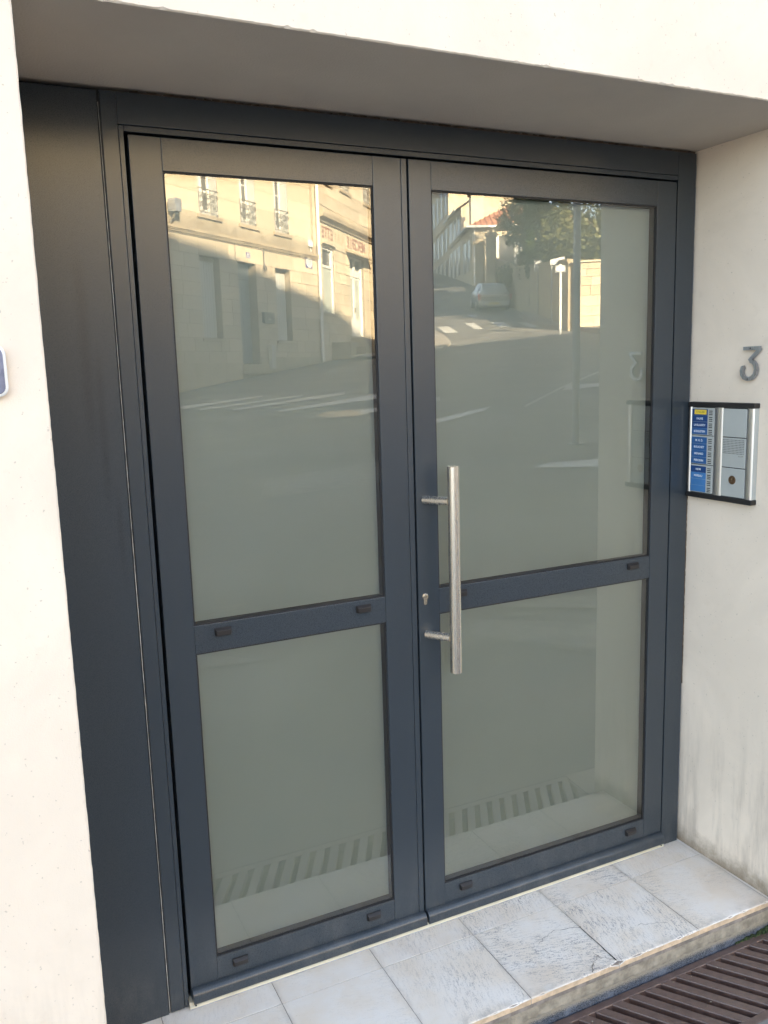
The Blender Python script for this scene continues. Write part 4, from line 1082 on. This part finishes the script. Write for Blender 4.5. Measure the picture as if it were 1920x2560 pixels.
# local frame of frame_thing: x = along street, y = (0.930, 0.367) which points away from the street front, into the house
hh = frame_thing('red_roof_house', 'stone house with hipped red tile roof and tall chimney beyond the parked car', 'house', RO, 21.5)
zb, ze = 5.6, 11.25
mb = MB().box(0.0, 4.6, 0.0, 9.0, zb, ze); mb.build('wall', 'stone2', hh)
mb = MB(); e = 0.35; rz = 13.0
A_, B_, C_, D_ = (-e, -e, ze), (4.6, -e, ze), (4.6, 9 + e, ze), (-e, 9 + e, ze); R1, R2 = (2.6, 2.9, rz), (2.6, 6.4, rz)
mb.face([A_, B_, R1]); mb.face([B_, C_, R2, R1]); mb.face([C_, D_, R2]); mb.face([D_, A_, R1, R2]); rf = mb.build('roof', 'roof', hh, recalc=False)
rd = MB()
for k in range(24):
    y = -e + (9 + 2 * e) * (k + 0.5) / 24
    top = min(max((y + e) / (2.9 + e), 0), 1) if y < 2.9 else (1 if y < 6.4 else max(0, (9 + e - y) / (2.6 + e)))
    rd.tube([(-e, y, ze + 0.03), (-e + (2.6 + e) * top, y, ze + 0.03 + (rz - ze) * top)], 0.06, 5)
rd.build('tile_ridge', 'roof', rf)
MB().box(-0.50, 4.6, -0.50, -0.36, ze - 0.12, ze + 0.02).build('gutter', 'zinc', hh)
MB().box(-0.52, -0.37, -0.36, 9.4, ze - 0.12, ze + 0.02).build('gutter', 'zinc', hh)
MB().box(1.2, 2.0, 0.15, 1.05, ze, 13.6).build('chimney', 'stone2', hh)
MB().box(1.1, 2.1, 0.05, 1.15, 13.6, 13.8).build('chimney_cap', 'stone_dark', hh)
for k in range(2): MB().box(1.35 + k * 0.35, 1.6 + k * 0.35, 0.45, 0.70, 13.8, 14.2).build('chimney_pot', 'roof', hh)
w = MB().box(-0.03, 0.03, 1.9, 2.9, 8.6, 10.6).build('window', 'dark_glass', hh)
for a in (1.35, 2.95): MB().box(-0.06, -0.02, a, a + 0.5, 8.6, 10.6).build('shutter', 'white_paint', hh)
courses_dummy = None
for s in (0.9, 2.6):
    w = MB().box(s, s + 0.75, -0.03, 0.03, 8.4, 10.5).build('window', 'dark_glass', hh); MB().box(s + 0.78, s + 1.15, -0.07, -0.02, 8.4, 10.5).build('shutter', 'shutter', hh)
mb = MB(); mb.tube([(-0.04, 0.12, zb), (-0.04, 0.12, ze)], 0.05, 8); mb.build('downpipe', 'white_paint', hh)
ur = frame_thing('upper_row_house', 'very tall shaded stone house furthest up the side street', 'house', RO, 21.5)
MB().box(11.0, 48.0, 0.02, 8.0, 6.5, 18.5).build('wall', 'stone', ur)
MB().box(10.9, 48.1, -0.4, 8.2, 18.5, 18.7).build('roof', 'roof', ur)
MB().box(11.0, 48, -0.07, 0.02, 13.2, 13.4).build('string_course', 'stone_dark', ur)
for k in range(14):
    s = 11.8 + k * 2.5
    for z0, z1 in ((14.2, 16.4), (11.2, 13.0), (8.8, 10.6)):
        w = MB().box(s, s + 0.8, -0.02, 0.03, z0, z1).build('window', 'dark_glass', ur)
        MB().box(s + 0.83, s + 1.25, -0.06, -0.01, z0, z1).build('shutter', 'shutter', ur)
tr_ = frame_thing('tall_row_house', 'tall shaded stone house with sunlit gable rising behind the red roofed house', 'house', RO, 21.5)
ze2 = 13.35
MB().box(4.62, 10.98, 0.0, 6.0, 6.5, ze2).build('wall', 'stone', tr_)
mb = MB(); mb.face([(4.64, 0, ze2), (4.64, 6, ze2), (4.64, 3.0, 15.3)]); mb.build('gable', 'stone', tr_, recalc=False)
mb = MB(); mb.face([(4.5, -0.4, ze2 - 0.1), (10.98, -0.4, ze2 - 0.1), (10.98, 3.0, 15.45), (4.5, 3.0, 15.45)]); mb.face([(4.5, 6.4, ze2 - 0.1), (10.98, 6.4, ze2 - 0.1), (10.98, 3.0, 15.45), (4.5, 3.0, 15.45)]); mb.build('roof', 'roof', tr_, recalc=False)
MB().box(4.6, 10.98, -0.50, -0.40, ze2 - 0.2, ze2 - 0.06).build('gutter', 'zinc', tr_)
MB().box(4.65, 10.98, -0.09, 0.0, 11.15, 11.35).build('string_course', 'stone_dark', tr_)
for k in range(3):
    s = 5.3 + k * 1.95
    for z0, z1 in ((11.5, 13.0), (8.6, 10.7)):
        w = MB().box(s, s + 0.8, -0.03, 0.02, z0, z1).build('window', 'dark_glass', tr_)
        MB().box(s + 0.83, s + 1.25, -0.07, -0.02, z0, z1).build('shutter', 'white_paint', tr_)
for y in (1.2, 3.9):
    for z in (12.2,): MB().box(4.58, 4.62, y, y + 0.5, z, z + 0.7).build('window', 'dark_glass', tr_)

# ---- garden walls, piers
def wall_between(name, label, p0, p1, zb0, zb1, zt0, zt1, th, mat, coping=True, cat='wall'):
    a, b = Vector((p0[0], p0[1], 0)), Vector((p1[0], p1[1], 0)); d = b - a; L = d.length
    t = thing(name, label, cat, a, math.atan2(d.y, d.x)); mb = MB()
    mb.prism([(0, zb0), (L, zb1), (L, zt1), (0, zt0)], lambda p, q, t_: (p, t_, q), -th / 2, th / 2); mb.build('wall_core', mat, t)
    if coping:
        mb = MB(); mb.prism([(0, zt0), (L, zt1), (L, zt1 + 0.10), (0, zt0 + 0.10)], lambda p, q, t_: (p, t_, q), -th / 2 - 0.05, th / 2 + 0.05); mb.build('coping', 'stone_dark', t)
    return t, L
wA = pol(32.7, 60); wB = pol(34.6, 46.5); wC = pol(37.95, 31.6)
zt = lambda d, el: VZ + d * math.tan(math.radians(el))
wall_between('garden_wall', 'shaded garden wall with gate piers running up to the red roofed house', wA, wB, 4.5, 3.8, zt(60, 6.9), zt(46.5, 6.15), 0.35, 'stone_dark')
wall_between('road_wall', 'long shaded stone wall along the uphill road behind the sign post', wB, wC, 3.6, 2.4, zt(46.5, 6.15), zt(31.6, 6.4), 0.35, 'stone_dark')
for k, (az, d, el) in enumerate(((32.07, 55.5, 8.05), (32.8, 54, 8.55))):
    x, y = pol(az, d); t = thing('gate_pier', ('shorter' if k == 0 else 'taller') + ' stone gate pier rising above the garden wall', 'pier', (x, y, 4.5), math.radians(-50), 'stone gate piers')
    h_ = zt(d, el) - 4.5
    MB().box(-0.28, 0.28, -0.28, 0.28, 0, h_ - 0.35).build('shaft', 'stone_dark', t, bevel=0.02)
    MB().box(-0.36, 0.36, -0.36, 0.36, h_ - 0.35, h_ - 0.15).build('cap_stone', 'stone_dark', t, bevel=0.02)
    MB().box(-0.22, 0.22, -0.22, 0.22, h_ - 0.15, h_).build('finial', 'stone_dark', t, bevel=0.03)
d_ = Vector((0.80, 0.60, 0)); pe = Vector((wC[0], wC[1], 0)) + d_ * 5.0
pw, L = wall_between('corner_wall', 'sunlit wall of large pale limestone blocks beside the street sign', wC, pe[:2], 2.2, 2.2, 5.10, 5.10, 0.30, 'joint', False)
# blocks on the face turned to the street (local +y or -y whichever faces the viewer)
fw = Vector((-d_.y, d_.x, 0)); side = 1
nblk = courses(pw, 0.0, L, [2.5, 2.9, 3.28, 3.62, 3.98, 4.32, 4.62, 4.88, 5.10], [], 0.151, 'stone2', rs, 0.42, 0.75, 0.014)
MB().box(-0.05, L, -0.22, 0.23, 5.105, 5.17).build('coping', 'stone2', pw, bevel=0.01)

# ---- pavements and road markings on the hill
def strip(name, outer, inner, mat, h_=0.13, n=4):
    mb = MB(); O_ = [Vector(p[:2]) for p in outer]; I_ = [Vector(p[:2]) for p in inner]
    for (a, b, c, d) in zip(O_, O_[1:], I_[1:], I_):
        for k in range(n):
            u, v = k / n, (k + 1) / n
            q = [a.lerp(d, u), b.lerp(c, u), b.lerp(c, v), a.lerp(d, v)]
            mb.face([(p.x, p.y, g(p.x, p.y) + h_) for p in q])
        mb.face([(a.x, a.y, g(*a) - .3), (b.x, b.y, g(*b) - .3), (b.x, b.y, g(*b) + h_), (a.x, a.y, g(*a) + h_)])
    return mb.build(name, mat, recalc=False)
kp = [ground_point(34.67, 3.15), ground_point(35.25, 2.80), ground_point(35.8, 2.48), ground_point(36.6, 2.28), ground_point(37.8, 2.20), ground_point(39.6, 1.95), ground_point(41.5, 1.75)]
_B, _C = Vector(wB), Vector(wC); _d2 = Vector((d_.x, d_.y))
ip = [_B.lerp(_C, 0.12), _B.lerp(_C, 0.3), _B.lerp(_C, 0.5), _B.lerp(_C, 0.75), _C, _C + _d2 * 2.5, _C + _d2 * 5.2]
struct(strip('pavement', kp, ip, 'concrete'))
for a, b in zip(kp, kp[1:]):
    mb = MB(); d = Vector((b[0] - a[0], b[1] - a[1])); nn = Vector((d.y, -d.x)).normalized() * 0.09
    za, zb2 = g(*a) + 0.135, g(*b) + 0.135
    mb.face([(a[0] - nn.x, a[1] - nn.y, za), (b[0] - nn.x, b[1] - nn.y, zb2), (b[0] + nn.x, b[1] + nn.y, zb2), (a[0] + nn.x, a[1] + nn.y, za)])
    mb.face([(a[0] - nn.x, a[1] - nn.y, za), (b[0] - nn.x, b[1] - nn.y, zb2), (b[0] - nn.x, b[1] - nn.y, zb2 - 0.3), (a[0] - nn.x, a[1] - nn.y, za - 0.3)])
    mb.face([(a[0] + nn.x, a[1] + nn.y, za), (b[0] + nn.x, b[1] + nn.y, zb2), (b[0] + nn.x, b[1] + nn.y, zb2 - 0.3), (a[0] + nn.x, a[1] + nn.y, za - 0.3)])
    struct(mb.build('kerb', 'kerbstone', recalc=False))
lp = [ground_point(28.9, 2.35), ground_point(29.7, 1.95), ground_point(30.1, 1.5), ground_point(29.6, 1.1), ground_point(28.0, 0.9), ground_point(26.5, 1.0)]
struct(strip('pavement', lp, [(p[0] - 1.5, p[1] - 0.5) for p in lp], 'concrete', 0.11))
def mark(*azel, n=6, mat='paint'):
    o = drape('road_marking', [ground_point(a, e) for a, e in azel], mat, 0.014, n=n); struct(o); return o
zeb = (((29.21, 2.66), (29.95, 2.68), (30.60, 2.24), (29.75, 2.20)), ((31.01, 2.84), (31.62, 2.85), (32.24, 2.41), (31.65, 2.39)), ((32.66, 2.86), (33.42, 2.83), (34.10, 2.51), (33.35, 2.48)), ((34.40, 2.74), (34.95, 2.74), (35.85, 2.45), (35.25, 2.43)))
for q in zeb: mark(*q)
mark((31.2, 3.36), (31.75, 3.36), (31.95, 3.22), (31.5, 3.22))
mark((12.3, -2.24), (17.6, -1.60), (17.6, -1.48), (12.3, -2.05))
mark((15.6, -2.46), (23.0, -1.62), (23.0, -1.42), (15.6, -2.34))
mark((13.5, -2.35), (20.2, -1.66), (20.2, -1.55), (13.5, -2.26))
mark((18.6, -2.68), (25.2, -1.98), (25.2, -1.65), (18.6, -2.52))
mark((24.0, -2.95), (29.3, -2.25), (29.3, -2.0), (24.0, -2.7))
mark((28.7, -3.95), (32.2, -3.0), (32.7, -2.75), (28.7, -3.45))
mark((34.9, -2.85), (37.2, -1.65), (37.2, -1.52), (34.9, -2.68)); mark((37.2, -1.65), (39.6, -0.66), (39.6, -0.52), (37.2, -1.52))
mark((37.3, -1.70), (39.8, -1.5), (39.8, -1.28), (37.6, -1.45))
mark((35.5, -6.72), (40.2, -6.75), (40.2, -6.25), (36.4, -6.5))
def patch(name, mat, *azel): o = drape(name, [ground_point(a, e) for a, e in azel], mat, 0.008, n=8); struct(o)
patch('road_patch', 'patch', (31.2, -18.1), (39.9, -19.1), (40.2, -17.3), (30.9, -17.4))
patch('road_patch', 'patch', (28.0, -16.7), (40.2, -15.9), (40.2, -15.6), (28.0, -16.3))
patch('road_patch', 'patch', (11.0, -19.9), (17.4, -20.1), (17.4, -19.9), (11.0, -19.0))
patch('road_patch', 'tar', (12.0, -4.3), (26.0, -3.6), (26.0, -3.45), (12.0, -4.1))
patch('road_patch', 'tar', (29.0, -1.2), (38.0, -0.2), (38.0, -0.1), (29.0, -1.05))
patch('road_patch', 'patch', (17.0, -8.3), (26.0, -7.6), (26.0, -6.2), (17.5, -7.0))
x, y = ground_point(22.84, -2.91)
mh = thing('manhole_cover', 'round iron manhole cover in the road among worn white stripes', 'manhole cover', (x, y, g(x, y)))
mb = MB()
c0 = [(0.42 * math.cos(k), 0.42 * math.sin(k)) for k in np.linspace(0, 2 * math.pi, 33)[:-1]]
mb.face([(a, b, g(x + a, y + b) - g(x, y) + 0.012) for a, b in c0]); mb.build('cover', 'iron', mh, recalc=False)
mb = MB(); n = len(c0)
for i in range(n):
    a, b = c0[i], c0[(i + 1) % n]; q = [(a[0], a[1]), (b[0], b[1]), (b[0] * 1.14, b[1] * 1.14), (a[0] * 1.14, a[1] * 1.14)]
    mb.face([(u, v, g(x + u, y + v) - g(x, y) + 0.014) for u, v in q])
mb.build('cover_ring', 'concrete', mh, recalc=False)

# ---- lamp post, signs
x, y = pol(38.15, 11.2)
lamp = thing('lamp_post', 'plain grey steel lamp post standing in the near road edge', 'lamp post', (x, y, g(x, y)))
mb = MB(); mb.tube([(0, 0, 0), (0, 0, 7.0)], 0.047, 16); mb.build('pole', 'galv', lamp, smooth=True)
mb = MB(); mb.tube([(0, 0, 0), (0, 0, 0.02)], 0.11, 12); mb.build('base_plate', 'galv', lamp)
mb = MB(); mb.tube([(0, 0, 6.95), (-0.25, -0.35, 7.25), (-0.6, -0.8, 7.3)], 0.03, 10); mb.build('arm', 'galv', lamp)
MB().box(-1.0, -0.55, -1.0, -0.75, 7.22, 7.36).build('lamp_head', 'galv', lamp, bevel=0.02)
x, y = pol(37.16, 30.4); zb_ = g(x, y)
sg = thing('town_sign', 'white shaped sign board on a white post in front of the road wall', 'sign', (x, y, zb_), math.radians(37))
mb = MB(); mb.tube([(0, 0, 0), (0, 0, 2.14)], 0.045, 10); mb.build('post', 'enamel_white', sg, smooth=True)
mb = MB(); mb.prism([(-0.17, 0.0), (0.17, 0.0), (0.17, 0.24), (-0.17, 0.24)], lambda p, q, t: (p, t, 2.06 + q), 0.03, 0.045); mb.build('board', 'galv', sg)
mb = MB(); mb.prism([(0.155 * math.cos(k), 0.12 + 0.10 * math.sin(k) + (0.05 if abs(math.cos(k)) < 0.3 and math.sin(k) > 0 else 0)) for k in np.linspace(0, 2 * math.pi, 29)[:-1]], lambda p, q, t: (p, t, 2.06 + q), 0.045, 0.06); mb.build('cartouche', 'enamel_white', sg)
x, y = pol(36.6, 33.2); zb_ = g(x, y) + 0.13
ds = thing('direction_sign', 'grey direction arrow sign seen from behind on a thin post', 'sign', (x, y, zb_), math.radians(37 - 12))
mb = MB(); mb.tube([(0, 0, 0), (0, 0, zt(33.2, 6.35) - zb_)], 0.03, 8); mb.build('post', 'galv', ds)
hz = zt(33.2, 6.42) - zb_
mb = MB(); mb.prism([(-0.05, hz - 0.10), (0.48, hz - 0.02), (0.48, hz + 0.20), (-0.05, hz + 0.10)], lambda p, q, t: (p, t, q), -0.02, 0.02); mb.build('arrow_plate', 'galv', ds)
x, y = pol(35.75, 38.5); zb_ = zt(38.5, 5.9)
bx_ = thing('road_sign', 'small square sign with round emblem on the road wall', 'sign', (x, y, zb_), math.radians(30))
MB().box(-0.16, 0.16, 0.0, 0.03, 0, 0.46).build('board', 'galv', bx_, bevel=0.004)
mb = MB(); mb.prism([(0.09 * math.cos(k), 0.23 + 0.09 * math.sin(k)) for k in np.linspace(0, 2 * math.pi, 17)[:-1]], lambda p, q, t: (p, t, q), 0.03, 0.04); mb.build('emblem', 'enamel_white', bx_)
mb = MB(); mb.tube([(0, -0.02, -2.4), (0, -0.02, 0.46)], 0.03, 8); mb.build('post', 'galv', bx_)

# ---- the parked estate car
x, y = pol(32.95, 47); a = math.radians(25.5)
hd = Vector((math.sin(a), -math.cos(a), 0))
zc = g(x, y); x2, y2 = x + hd.x * 4.3, y + hd.y * 4.3
car = thing('parked_car', 'silver green estate car parked uphill, seen from behind with yellow plate', 'car', (x, y, zc))
fwd = Vector((hd.x * 4.3, hd.y * 4.3, g(x2, y2) - zc)).normalized(); rt_ = fwd.cross(Vector((0, 0, 1))).normalized(); upv = rt_.cross(fwd)
car.rotation_euler = Matrix((rt_, fwd, upv)).transposed().to_euler()   # local x right, y forward, z up
def section(w_bot, w_belt, w_top, z0, zbelt, ztop): return [(-w_bot, z0), (-w_belt, z0 + 0.18), (-w_belt, zbelt - 0.05), (-w_belt * 0.985, zbelt), (-w_top, ztop - 0.03), (-w_top * 0.8, ztop), (w_top * 0.8, ztop), (w_top, ztop - 0.03), (w_belt * 0.985, zbelt), (w_belt, zbelt - 0.05), (w_belt, z0 + 0.18), (w_bot, z0)]
stn = [(0.0, section(.70, .80, .74, .36, .80, .86)), (0.06, section(.74, .84, .78, .24, .90, .95)), (0.16, section(.75, .85, .62, .22, .92, 1.20)), (0.42, section(.76, .86, .60, .22, .92, 1.40)), (1.4, section(.77, .87, .61, .22, .92, 1.44)), (2.3, section(.77, .87, .60, .22, .91, 1.41)), (2.95, section(.77, .86, .70, .22, .90, 1.00)), (3.9, section(.75, .84, .72, .24, .78, .84)), (4.25, section(.66, .74, .60, .32, .66, .72))]
mb = MB(); ns = len(stn[0][1])
for yy, sc_ in stn: mb.v += [(p, yy, q) for p, q in sc_]
for i in range(len(stn) - 1):
    for k in range(ns - 1): mb.f.append((i * ns + k, i * ns + k + 1, (i + 1) * ns + k + 1, (i + 1) * ns + k))
    mb.f.append((i * ns + ns - 1, i * ns, (i + 1) * ns, (i + 1) * ns + ns - 1))
mb.f.append(tuple(range(ns))); mb.f.append(tuple((len(stn) - 1) * ns + k for k in range(ns)))
mb.build('body', 'car', car, smooth=True, bevel=0.02)
mb = MB(); mb.face([(-.66, .085, .97), (.66, .085, .97), (.56, .37, 1.37), (-.56, .37, 1.37)]); mb.face([(-.66, .10, .97), (.66, .10, .97), (.56, .385, 1.37), (-.56, .385, 1.37)])
mb.build('rear_window', 'car_glass', car, recalc=False)
for s in (-1, 1):
    for ya, yb in ((.55, 1.25), (1.33, 2.2)):
        q = MB(); q.face([(s * .868, ya, .95), (s * .868, yb, .95), (s * .665, yb - .08, 1.34), (s * .665, ya + .06, 1.34)]); q.build('side_window', 'car_glass', car, recalc=False)
    MB().box(s * .84 - .10, s * .84 + .02, -0.005, 0.10, .66, .93).build('tail_lamp', 'tail', car, bevel=0.01)
    for yy in (.75, 3.35):
        wmb = MB(); wmb.tube([(s * .70, yy, .30), (s * .88, yy, .30)], .30, 20); wl = wmb.build('wheel', 'tyre', car, smooth=True)
        r_ = MB(); r_.tube([(s * .87, yy, .30), (s * .89, yy, .30)], .19, 16); r_.build('rim', 'alu', wl)
MB().box(-.80, .80, -0.07, 0.06, .34, .56).build('bumper', 'trim', car, bevel=0.03)
MB().box(-.70, .70, -0.025, 0.03, .80, .92).build('tailgate_glint', 'alu', car, bevel=0.01)  # bright strip added to imitate light reflected off the tailgate
MB().box(-.26, .26, -0.085, -0.06, .40, .51).build('number_plate', 'plate', car)

# ---- trees behind the road wall
def tree(name, label, x, y, zb, h_, rx, ry, mat, n, leaf=0.16, seedv=0, cyl=False, group=None, trunk_r=0.16):
    q = random.Random(seedv); t = thing(name, label, 'tree', (x, y, zb), 0, group)
    tk = MB(); tk.tube([(0, 0, -0.6), (0.05, 0, h_ * 0.3), (0.0, 0.08, h_ * 0.62)], trunk_r, 9, taper=trunk_r * 0.45)
    clumps = []
    for i in range(5 if cyl else 30):
        a = q.uniform(0, 6.28); e = q.uniform(-1.15, 1.25)
        if cyl: c = Vector((0, 0, h_ * (0.2 + 0.16 * i)))
        else: c = Vector((rx * 0.68 * math.cos(a) * math.cos(e * 0.9), ry * 0.68 * math.sin(a) * math.cos(e * 0.9), h_ * 0.56 + h_ * 0.40 * math.sin(e)))
        clumps.append((c, q.uniform(0.28, 0.5) * min(rx, ry) * (1 if not cyl else 1.6)))
        if not cyl and i % 4 == 0: tk.tube([(0, 0.04, h_ * 0.35), tuple(c * 0.55 + Vector((0, 0, h_ * 0.22))), tuple(c)], trunk_r * 0.4, 6, taper=0.03)
    tk.build('trunk', 'bark', t, smooth=True)
    verts = []; faces = []
    for i in range(n):
        c, r = clumps[q.randrange(len(clumps))]
        d = Vector((q.gauss(0, 1), q.gauss(0, 1), q.gauss(0, 1))).normalized()
        p = c + Vector((d.x * r, d.y * r, d.z * r * (2.2 if cyl else 0.85))) * (q.random() ** 0.45)
        u = Vector((q.gauss(0, 1), q.gauss(0, 1), q.gauss(0, 0.6))).normalized(); w_ = u.cross(d if abs(u.dot(d)) < 0.95 else Vector((0, 0, 1))).normalized()
        s_ = leaf * q.uniform(0.6, 1.4); b = len(verts)
        verts += [p - u * s_, p - w_ * s_ * 0.45, p + u * s_, p + w_ * s_ * 0.45]; faces.append((b, b + 1, b + 2, b + 3))
    me = bpy.data.meshes.new('crown'); me.from_pydata([tuple(v) for v in verts], [], faces); me.materials.append(M[mat])
    o = bpy.data.objects.new('crown', me); COL.objects.link(o); o.parent = t
    return t
G = 'trees in the walled garden'
for k, (az, d, h_, rx, ry, mt, n, lab) in enumerate((
        (35.0, 49, 6.8, 1.7, 1.7, 'leaf_dark', 5000, 'dark bushy evergreen nearest the red roofed house'),
        (37.2, 43.5, 9.0, 3.0, 3.0, 'leaf', 8000, 'broad olive green tree behind the road wall'),
        (40.2, 38, 8.5, 3.0, 3.0, 'leaf', 8000, 'sunlit olive tree above the pale block wall'),
        (43.0, 40, 11.5, 4.0, 4.0, 'leaf', 8000, 'tall spreading tree at the right end of the garden'),
        (38.2, 50, 11.5, 3.6, 3.6, 'leaf_dark', 7000, 'tall dark tree at the back of the garden'),
        (46.5, 47, 13.0, 4.2, 4.2, 'leaf_dark', 6000, 'big dark tree furthest right beyond the walls'))):
    x, y = pol(az, d); tree('garden_tree', lab, x, y, g(x, y), h_, rx, ry, mt, int(n * 1.8), 0.12, 40 + k, False, G)
x, y = pol(35.25, 41.5); tree('cypress_tree', 'slender fresh green conifer standing just behind the road wall', x, y, g(x, y) + 1, 5.4, 0.42, 0.42, 'leaf_fresh', 2500, 0.10, 77, True, None, 0.07)

# ------------------------------------------------------------------ check that no top-level mesh is left untagged
for o in COL.objects:
    if o.parent is None and o.type in ('MESH', 'EMPTY') and 'label' not in o and 'kind' not in o:
        print('UNTAGGED', o.name)
print('blocks', n1, n2, nblk)
